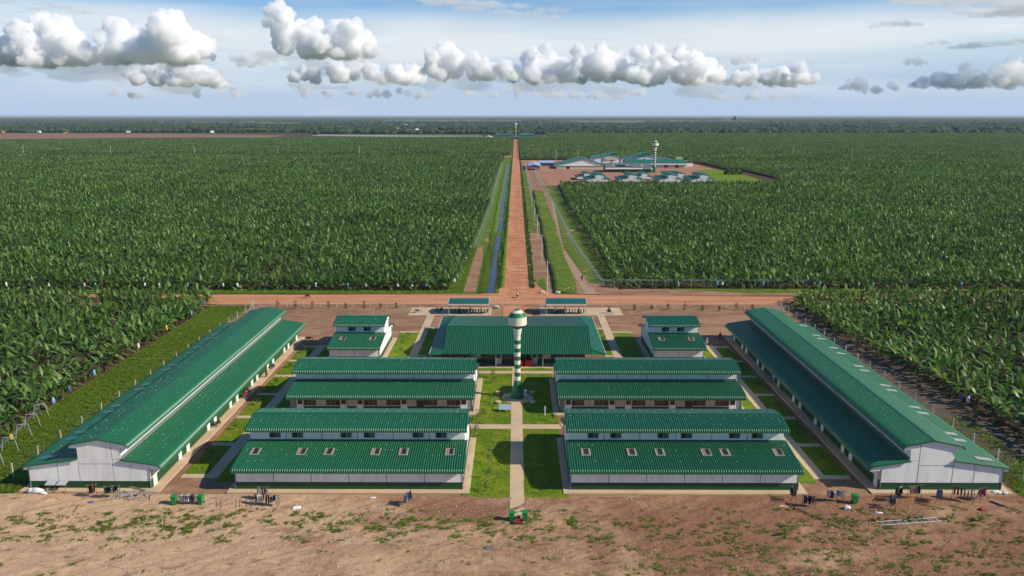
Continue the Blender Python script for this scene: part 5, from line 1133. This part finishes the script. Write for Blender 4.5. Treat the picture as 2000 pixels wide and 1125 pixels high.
t = thing('plastic_crate', 'red crate in front of the bins at the path end', 'crate', (.45, 87.5, .04))
MB().box(-.42, .42, -.3, .3, 0, .08).box(-.42, .42, -.34, -.3, 0, .5).box(-.42, .42, .3, .34, 0, .5).box(-.46, -.42, -.34, .34, 0, .5).box(.42, .46, -.34, .34, 0, .5).build('crate_body', mat('faded_red_plastic', (.36, .05, .06), .5), t)
for q in (.18, .34): MB().box(-.44, .44, -.36, -.341, q - .03, q + .03).build('slat', M['fabric'][9], t)
sack(.4, 88.4, .3, .3, .55, M['fabric'][0], 'black rubbish bag between the two path end bins', 14)
t = thing('panel_board', 'grey corrugated boards propped on trestles before the left barracks', 'board', (-59.8, 95.2, .04))
for a, b, r_ in ((-1.3, 0, .2), (.2, 1.4, -.1)): MB().prism([(0, 1.05), (.9, 1.25), (.9, 1.3), (0, 1.1)], a, b).build('board', M['steel'], t)
for a in (-1.2, -.1, 1.3): MB().bar((a, .1, 0), (a, .3, 1.1), .04, 4).build('leg', M['wood'], t)
t = thing('scaffold_heap', 'tangled heap of grey metal frames before the left barracks', 'scaffolding', (-48.6, 94.0, .04)); sr = random.Random(5)
for i in range(26):
    a = sr.uniform(-2.2, 2.0); b = sr.uniform(-.7, .7); th = sr.uniform(-.5, .9); l_ = sr.uniform(.6, 1.6); z = sr.uniform(.05, .7) * (1 - abs(a) / 3); th = th + (1.57 if i % 2 else 0)
    MB().bar((a - l_ * math.cos(th), b - l_ * math.sin(th) * .5, z), (a + l_ * math.cos(th), b + l_ * math.sin(th) * .5, z + sr.uniform(-.1, .4)), .04, 4).build('frame_tube', M['steel'], t)
MB().prism([(-.2, .6), (.2, .6), (.2, .66), (-.2, .66)], -1.8, .9).build('plank', M['wood'], t, (.3, .4, .3), rz=-.4)
t = thing('ladder', 'long metal ladder lying flat on the soil on the right', 'ladder', (44.0, 87.3, .12), .13); 
for q in (-.1, .75): MB().bar((-.4, q, 0), (7.4, q + .1, 0), .05, 5).build('rail', M['steel'], t)
for k in range(8): MB().bar((.1 + k * 1.0, -.1, .0), (k * 1.0 + .1, .8, .0), .035, 4).build('rung', M['steel'], t)
def pole_on_ground(a, b, label, r=.06, m='wood'): t = tag(MB().bar((0, 0, .08), (b[0] - a[0], b[1] - a[1], .10), r, 5).build('timber', M[m], None, (a[0], a[1], .04)), label, 'timber', 'timbers lying in the yard')
pole_on_ground((60.4, 93.4), (62.6, 90.4), 'bare timber pole lying at the right end of the yard', .08); pole_on_ground((60.5, 93.6), (61.6, 92.1), 'pale plank piece beside the timber pole at right', .07, 'post')
pole_on_ground((34.4, 92.4), (37.2, 88.6), 'dark bent timber by the dormitory corner laundry', .07); pole_on_ground((39.3, 89.2), (41.0, 87.6), 'thin stick on the soil below the white sack', .04)
pole_on_ground((50.6, 93.0), (53.4, 91.2), 'timber lying under the peach laundry', .06); pole_on_ground((54.6, 92.2), (56.2, 91.0), 'timber lying under the maroon laundry', .06); pole_on_ground((-54.9, 91.8), (-54.5, 90.0), 'short stick below the red and black laundry', .06)
t = thing('drying_frame', 'empty wire drying frames before the left front dormitory', 'drying frame', (-35.6, 92.3, .04))
for a in (-1.8, .6, 2.0): MB().bar((a, -.9, 0), (a + .9, 1.0, 1.2), .025, 4).bar((a + .5, -.9, 0), (a + 1.4, 1.0, 1.2), .025, 4).build('frame_bar', M['wood'], t)
for x, y, h, lb in ((-42.0, 86.5, 3.1, 'lone thin pale pole standing in the foreground weeds at left'), (-42.3, 77.6, 2.3, 'thin wire stake at the bottom left of the foreground')):
    tag(MB().bar((0, 0, -.1), (.05, -.1, h), .028, 5).build('thin_pole', M['post'], None, (x, y, 0)), lb, 'pole')
stone = [MB().ball((0, 0, .3), 1, 6, 4, (1, .8, .6)).mesh('stone', M['pale']), MB().ball((0, 0, .2), 1, 5, 4, (1, .6, .5)).mesh('stone', M['backyard'])]
sl = D.collections.new('stone_library')
for i, me in enumerate(stone): o = D.objects.new('stone_%d' % i, me); sl.objects.link(o)
R = np.random.RandomState(12); SP = np.stack([-62 + R.rand(2600) * 128, 72 + R.rand(2600) * 22.5, R.rand(2600) * 0 + .03], 1); f = fbm(SP[:, 0] * .2, SP[:, 1] * .3, 3); SP = SP[f > .47]
scatter('clods', SP, 2, sl, 'small stones and clods of soil strewn over the foreground', .03, .13, .3, seed=5)
# ------------------------------------------------------------------ motorbikes and people
def motorbike(x, y, rz, label, col, z=.1, group=None):
    t = thing('motorbike', label, 'motorbike', (x, y, z), rz, group)
    for q in (-.62, .62):
        w = MB()
        for i in range(12):
            a, b = i * math.pi / 6, (i + 1) * math.pi / 6
            w.bar((.29 * math.cos(a), 0, .29 * math.sin(a)), (.29 * math.cos(b), 0, .29 * math.sin(b)), .045, 4)
        w.bar((0, -.06, 0), (0, .06, 0), .06, 6); w.bar((-.27, 0, 0), (.27, 0, 0), .012, 3).bar((0, 0, -.27), (0, 0, .27), .012, 3)
        w.build('wheel', M['dark'], t, (q, 0, .33))
    MB().prism([(-.62, .62), (-.3, .42), (.18, .38), (.42, .75), (.34, .88), (.05, .68), (-.25, .72), (-.75, .80)], -.13, .13, 'y').build('body', col, t)
    MB().prism([(-.72, .80), (.05, .70), (.10, .78), (-.3, .84), (-.74, .88)], -.15, .15, 'y').build('seat', M['dark'], t)
    MB().bar((.62, 0, .33), (.38, 0, .98), .04, 5).build('fork', M['steel'], t); MB().bar((.34, -.33, 1.02), (.34, .33, 1.02), .025, 5).build('handlebar', M['dark'], t)
    MB().ball((.46, 0, .86), .10, 8, 5).build('headlight', M['soffit'], t)
    return t
def person(x, y, z, rz, label, shirt, trousers, pose='stand', cap=None):
    t = thing('person', label, 'person', (x, y, z), rz)
    if pose == 'sit': J = [(0, 0, .80), (-.04, 0, 1.08), (-.02, 0, 1.30), (0, 0, 1.42), (.02, 0, 1.56), (.05, .19, 1.28), (.24, .24, 1.08), (.44, .26, 1.04), (.05, -.19, 1.28), (.24, -.24, 1.08), (.44, -.26, 1.04), (.02, .13, .78), (.38, .17, .72), (.22, .17, .32), (.34, .17, .26), (.02, -.13, .78), (.38, -.17, .72), (.22, -.17, .32), (.34, -.17, .26)]
    else: J = [(0, 0, .92), (0, 0, 1.15), (0, 0, 1.36), (0, 0, 1.48), (.02, 0, 1.62), (0, .2, 1.36), (-.02, .27, 1.10), (.08, .28, .86), (0, -.2, 1.36), (.02, -.27, 1.10), (-.04, -.28, .86), (.02, .11, .88), (.14, .11, .48), (.02, .11, .07), (.15, .12, .04), (0, -.11, .88), (-.04, -.11, .48), (-.2, -.11, .09), (-.08, -.12, .04)]
    E_ = [(0, 1), (1, 2), (2, 3), (3, 4), (2, 5), (5, 6), (6, 7), (2, 8), (8, 9), (9, 10), (0, 11), (11, 12), (12, 13), (13, 14), (0, 15), (15, 16), (16, 17), (17, 18)]
    Rr = [.14, .13, .15, .055, .105, .07, .05, .04, .07, .05, .04, .10, .07, .05, .045, .10, .07, .05, .045]
    me = D.meshes.new('body'); me.from_pydata(J, E_, []); me.materials.append(M['skin']); me.materials.append(shirt); me.materials.append(trousers)
    o = link('body', me, t); md = o.modifiers.new('skin', 'SKIN'); md.use_smooth_shade = True
    if not me.skin_vertices: me.skin_vertices.new() if hasattr(me.skin_vertices, 'new') else None
    for v, r_ in zip(me.skin_vertices[0].data, Rr): v.radius = (r_, r_)
    me.skin_vertices[0].data[0].use_root = True
    o.modifiers.new('sub', 'SUBSURF').levels = 1; o.modifiers['sub'].render_levels = 1
    me.update()
    head = J[4]; MB().ball((head[0], head[1], head[2] + .03), .115, 10, 7, (1, .88, 1.1)).build('hair', cap or M['dark'], t, (-.02, 0, .035), True)
    zt = J[2][2]; MB().lathe([(.17, J[0][2] - .06), (.19, J[0][2] + .15), (.21, zt - .04), (.15, zt + .07)], 10).build('shirt', shirt, t, (J[1][0] * .7, 0, 0), True)
    for a, b in ((5, 6), (8, 9)): MB().bar(J[a], J[b], .085, 7, .07).build('sleeve', shirt, t)
    for a, b in ((11, 12), (15, 16), (12, 13), (16, 17)): MB().bar(J[a], J[b], .115 if a in (11, 15) else .09, 7, .09 if a in (11, 15) else .065).build('trouser_leg', trousers, t)
    return t
FB = M['fabric']; bc = [FB[0], M['red'], FB[1], FB[4], FB[3], FB[0]]
mr = random.Random(14)
for sx, x0, nm in ((-1, -16.0, 'left'), (1, 7.9, 'right')):
    for i in range(13):
        motorbike(x0 + .35 + i * .72, 191.6 + mr.uniform(-.3, .3), math.pi / 2 + mr.uniform(-.15, .15), 'motorbike parked under the ' + nm + ' shed roof', bc[mr.randrange(6)], .1, 'motorbikes parked under the ' + nm + ' shed')
    for i in range(3):
        person(x0 + 2.0 + i * 2.9 + mr.uniform(-.4, .4), 190.4, .1, mr.uniform(-2, 2), 'person standing in the %s shed, %s' % (nm, ('towards its left post', 'at its middle post', 'towards its right post')[i]), FB[(2, 6, 1)[i] if sx > 0 else (1, 4, 3)[i]], FB[0])
motorbike(-18.6, 193.4, 1.2, 'motorbike parked outside the left end of the left shed', FB[0], .1); motorbike(-19.6, 193.2, 1.4, 'motorbike farthest left on the left shed pad', FB[3], .1)
motorbike(-24.3, 191.8, .4, 'motorbike alone on the left end of the shed pad', FB[1], .1)
def rider(x, y, rz, where, shirt, col, z=.05):
    motorbike(x, y, rz, 'motorbike being ridden ' + where, col, z)
    person(x - .15 * math.cos(rz), y - .15 * math.sin(rz), z + .03, rz, 'person riding the motorbike ' + where, shirt, FB[0], 'sit')
rider(.45, 209.0, math.pi / 2 + .1, 'on the junction in front of the gate', FB[2], FB[0]); rider(-56.0, 208.2, math.pi, 'along the cross road on the left', FB[9], FB[1]); rider(23.2, 191.2, -.7, 'on the pad right of the right shed', FB[1], FB[0], .12)
person(35.6, 167.4, 0, 1.0, 'person in dark clothes walking beside the right wash house', FB[0], FB[1]); person(44.7, 168.0, .08, 2.0, 'person in black at the far end of the right barracks walk', FB[0], FB[0]); person(41.0, 164.5, 0, -1.0, 'person in a pale shirt at the end of the right side path', FB[3], FB[2])
person(19.7, 231.5, .05, 1.5, 'person in dark clothes on the footpath right of the ditch', FB[0], FB[9]); person(-47.0, 132.6, .1, 0, 'person in a red shirt at the left barracks wall', FB[4], FB[1], 'sit'); person(-46.6, 141.8, .12, 0, 'person in a dark shirt standing at the left barracks wall', FB[1], FB[0])
for i, (x, y, rz, lb) in enumerate(((-46.9, 118.0, 1.5, 'motorbike parked by the left barracks wall, nearer the camera'), (-46.9, 130.9, 1.5, 'motorbike parked at the middle of the left barracks wall'), (-46.9, 147.0, 1.5, 'motorbike parked towards the far end of the left barracks'), (-44.9, 166.5, 0.3, 'motorbike parked past the far corner of the left barracks walk'), (46.9, 139.6, 1.6, 'motorbike in the shade of the right barracks wall'))): motorbike(x, y, rz, lb, bc[i], .15)
for x, y, lb in ((-5.0, 196.9, 'white and grey rubble heap left of the gate'), (7.2, 214.6, 'white concrete block at the ditch head right of the junction'), (11.4, 214.0, 'pale slab at the ditch head right of the junction')): sack(x, y, .9, .5, .8, M['pale'], lb, int(abs(x)))
# ------------------------------------------------------------------ clouds
CL = [
(14,[(-8.93,1.184,0.198),(-8.62,1.202,0.198),(-8.8,1.049,0.18),(-8.39,1.094,0.162),(-8.03,1.527,0.225),(-8.26,1.382,0.198),(-7.72,1.364,0.288),(-8.26,1.229,0.225),(-7.4,1.184,0.198),(-7.99,1.112,0.27),(-7.63,1.049,0.216),(-7.22,1.022,0.126)]),
(14,[(-6.71,1.5,0.18),(-6.64,1.274,0.225),(-6.82,1.409,0.144),(-6.91,1.049,0.162),(-6.55,1.076,0.18)]),
(14,[(-5.84,1.563,0.216),(-5.72,1.364,0.288),(-5.96,1.319,0.225),(-5.48,1.202,0.216),(-6.1,1.139,0.198),(-5.28,1.076,0.108),(-6.37,1.094,0.18),(-5.65,1.076,0.198)]),
(14,[(-6.59,0.779,0.126),(-6.28,0.752,0.162),(-5.96,0.734,0.162),(-5.6,0.797,0.198),(-5.33,0.68,0.18),(-5.1,0.617,0.108),(-5.65,0.662,0.135)]),
(14,[(-4.01,1.743,0.153),(-3.83,1.635,0.153),(-4.11,1.635,0.09),(-3.66,1.473,0.162),(-3.53,1.319,0.162),(-3.38,1.527,0.126),(-3.26,1.202,0.18),(-3.05,1.455,0.144),(-3.12,1.184,0.198),(-2.75,1.436,0.18),(-2.63,1.229,0.18),(-2.85,1.112,0.162),(-3.53,1.148,0.108)]),
(14,[(-3.66,0.734,0.126),(-3.39,0.734,0.108),(-3.03,0.797,0.144),(-2.76,0.77,0.153),(-2.45,0.761,0.144),(-2.04,0.752,0.126),(-1.81,0.752,0.153),(-1.68,0.644,0.108),(-2.13,0.662,0.09)]),
(14,[(-1.23,1.076,0.18),(-1.41,1.004,0.117),(-1.01,0.986,0.126),(-0.74,0.914,0.135),(-0.6,0.824,0.162),(-0.42,0.779,0.144),(-0.2,0.806,0.144),(-1.5,0.824,0.09),(-1.31,0.734,0.126),(-0.02,0.734,0.126)]),
(14,[(0.3,1.022,0.162),(0.48,1.13,0.09),(0.52,0.842,0.216),(0.79,0.797,0.18),(1.02,1.067,0.108),(1.11,0.869,0.18),(1.43,1.166,0.108),(1.38,0.95,0.198),(1.65,0.959,0.162),(1.83,0.842,0.18),(2.1,0.752,0.198),(2.32,0.707,0.162),(0.21,0.734,0.135),(2.1,1.076,0.126),(2.41,1.13,0.108),(2.49,0.986,0.108)]),
(14,[(2.82,1.04,0.162),(2.73,0.779,0.162),(3.04,0.932,0.18),(3.22,0.824,0.18),(3.0,0.707,0.162),(3.49,0.734,0.126),(3.81,0.671,0.126),(4.02,0.77,0.117),(4.26,0.689,0.144),(4.51,0.752,0.117),(4.71,0.806,0.108),(4.62,0.644,0.126),(4.89,0.698,0.108),(5.07,0.644,0.072)]),
(19,[(7.67,0.71,0.11),(7.98,0.71,0.134),(8.35,0.636,0.11),(8.61,0.71,0.098),(7.92,0.881,0.086)]),
(19,[(9.45,0.795,0.147),(9.81,0.856,0.195),(10.24,0.795,0.195),(10.67,0.856,0.22),(11.25,1.003,0.22),(11.44,1.199,0.171),(11.64,0.918,0.244),(12.01,1.003,0.244),(10.3,1.101,0.11),(9.2,0.734,0.098)]),
(19,[(9.2,1.26,0.098),(9.02,1.223,0.061)]),
(19,[(5.11,1.26,0.086),(5.29,1.321,0.086),(5.54,1.296,0.073)]),
(19,[(-9.43,0.588,0.098),(-8.94,0.514,0.11),(-8.76,0.49,0.073)]),
(19,[(-7.44,0.551,0.086),(-6.56,0.563,0.098),(-6.38,0.514,0.073)]),
(19,[(-4.97,0.636,0.11),(-4.36,0.539,0.098),(-3.75,0.563,0.086),(-3.2,0.539,0.11),(-2.65,0.588,0.098),(-2.16,0.514,0.11)]),
(19,[(-1.06,0.551,0.098),(-0.51,0.527,0.086),(0.04,0.612,0.11),(0.46,0.539,0.098),(0.83,0.539,0.086),(1.01,0.514,0.098),(1.5,0.502,0.098),(1.93,0.514,0.11),(2.36,0.49,0.098),(2.91,0.563,0.11)]),
(19,[(4.68,0.49,0.098),(4.86,0.465,0.086),(5.54,0.49,0.11),(6.02,0.502,0.086),(6.63,0.49,0.073)]),
(19,[(-6.44,1.345,0.122),(-6.07,1.321,0.147),(-5.71,1.296,0.11),(-6.13,1.223,0.11)]),
(19,[(-1.92,2.64,0.073),(-1.61,2.604,0.086),(-1.25,2.543,0.086),(-0.88,2.482,0.086),(-0.45,2.408,0.073),(-0.02,2.347,0.073),(0.4,2.298,0.061),(0.89,2.262,0.061)]),
(19,[(9.26,2.665,0.098),(9.69,2.628,0.11),(10.12,2.567,0.098),(10.54,2.494,0.11),(10.97,2.445,0.134),(11.4,2.396,0.147),(11.83,2.469,0.147),(12.26,2.445,0.171),(12.62,2.396,0.171),(11.64,2.64,0.098),(12.13,2.665,0.098)]),
(19,[(8.47,2.103,0.049),(8.83,2.115,0.061),(9.2,2.139,0.061),(10.42,1.614,0.061),(10.91,1.651,0.073),(11.4,1.687,0.073),(11.83,1.712,0.073),(9.45,1.626,0.049)]),
(19,[(-11.94,2.469,0.049),(-11.28,2.494,0.061),(-10.29,2.433,0.061)])
]
def cloudmat(name, dens):
    cm = D.materials.new(name); cm.use_nodes = True; n = cm.node_tree.nodes; l = cm.node_tree.links; n.remove(n['Principled BSDF'])
    v = n.new('ShaderNodeVolumeScatter'); v.inputs['Color'].default_value = (.997, .9985, 1, 1); v.inputs['Density'].default_value = dens; v.inputs['Anisotropy'].default_value = 0.0
    l.new(v.outputs[0], n['Material Output'].inputs['Volume']); return cm
cms = {0: cloudmat('cloud_bright', 0.013), 1: cloudmat('cloud_faint', 0.0045), 2: cloudmat('cloud_fill_haze', 0.0006), 3: cloudmat('cloud_streak', 0.0022)}
S.cycles.volume_bounces = 32; S.cycles.max_bounces = 34
tx1 = D.textures.new('billow', 'CLOUDS'); tx1.noise_scale = 210; tx1.noise_depth = 2; tx2 = D.textures.new('billow_fine', 'CLOUDS'); tx2.noise_scale = 75; tx2.noise_depth = 3
cr = random.Random(77)
for ci, (dk, lobes) in enumerate(CL):
    flat = ci >= len(CL) - 4
    if ci in (3, 5): lobes = [(x * 1.3, z * 1.3, r * 1.3) for x, z, r in lobes]; dk = dk * 1.3
    mb = MB(); k = 1000.0; rmax = max(r for x, z, r in lobes); base = min(z - r * .7 for x, z, r in lobes); cx = sum(x for x, z, r in lobes) / len(lobes)
    if dk > 18.5: lobes = lobes + [(x + cr.uniform(-2.2, 2.2) * r, z + cr.uniform(-.5, .2) * r, r * cr.uniform(.4, .8)) for x, z, r in lobes for _ in range(4)]
    else: lobes = lobes + [(x + cr.uniform(-1.2, 1.2) * r, z - cr.uniform(.3, .9) * r, r * cr.uniform(.5, .8)) for x, z, r in lobes for _ in range(2)]
    for x, z, r in lobes:
        y = cr.uniform(-1, 1) * .30
        mb.ball(((x - cx) * k, y * k, z * k), r * k * .92, 12, 8, (1.08, 1.2, .95))
        for _ in range(16):
            a = cr.uniform(0, 6.28); b = cr.uniform(-.35, 1); q = math.sqrt(max(0, 1 - b * b)); s = r * cr.uniform(.22, .46)
            mb.ball(((x - cx + .95 * r * q * math.cos(a)) * k, (y + .9 * r * q * math.sin(a)) * k, (z + .85 * r * b) * k), s * k, 8, 6)
        if r > .1 and z - base > r * 1.5 and z - base < r * 5:
            mb.ball(((x - cx) * k, (y + .1) * k, (z + base) / 2 * k), r * k * .9, 10, 7, (1.0, 1.2, max(1, (z - base) / r * .5)))
    vv = base * k; mb.v = [(x, y, max(z, vv + .38 * (z - vv))) for x, y, z in mb.v]
    if flat:                                               # thin drawn-out streaks
        mb = MB()
        for x, z, r in lobes[:len(lobes) // 5]:
            for _ in range(4): mb.ball(((x - cx + cr.uniform(-1, 1) * r * 2) * k, cr.uniform(-1, 1) * k, (z + cr.uniform(-.35, .35) * r) * k), r * k * cr.uniform(.7, 1.2), 12, 7, (4.2, 3, .42))
    o = mb.build('cloud', cms[3 if flat else 1 if dk > 18.5 else 0], None, (cx * k, dk * k, 0)); tag(o, kind='structure')
    rm = o.modifiers.new('remesh', 'REMESH'); rm.mode = 'VOXEL'; rm.voxel_size = 17 if dk < 18.5 else 24; rm.use_smooth_shade = True
    for tx, st in ((tx1, 120), (tx2, 95)):
        dm = o.modifiers.new('billow', 'DISPLACE'); dm.texture = tx; dm.strength = st; dm.mid_level = .45; dm.texture_coords = 'GLOBAL'
    if dk < 18.5:                                          # thin haze lumps added to brighten the cloud base by scattering
        mb = MB(); hgt = max(z + r for x, z, r in lobes) - base
        for x, z, r in lobes[::2]:
            for _ in range(2): mb.ball(((x - cx + cr.uniform(-2.0, 2.0) * r) * k, cr.uniform(-.5, .9) * k, (base + cr.uniform(-.22, .30) * hgt) * k), r * k * cr.uniform(.8, 1.5), 10, 6, (1.7, 1.6, .42))
        o = mb.build('cloud_base_fill', cms[2], None, (cx * k, dk * k, 0)); tag(o, kind='structure')
        rm = o.modifiers.new('remesh', 'REMESH'); rm.mode = 'VOXEL'; rm.voxel_size = 34; rm.use_smooth_shade = True
        dm = o.modifiers.new('billow', 'DISPLACE'); dm.texture = tx1; dm.strength = 130; dm.mid_level = .5; dm.texture_coords = 'GLOBAL'
# ------------------------------------------------------------------ air
hz = MB().box(-61000, 61000, -2900, 61500, -1.5, 50.5).build('haze', D.materials.new('haze')); tag(hz, kind='stuff'); hz.display_type = 'WIRE'
hm = hz.data.materials[0]; hm.use_nodes = True; n = hm.node_tree.nodes; n.remove(n['Principled BSDF']); pv = n.new('ShaderNodeVolumePrincipled')
pv.inputs['Color'].default_value = (.72, .84, 1.0, 1); pv.inputs['Density'].default_value = 4e-5; pv.inputs['Anisotropy'].default_value = 0.0
hm.node_tree.links.new(pv.outputs[0], n['Material Output'].inputs['Volume'])
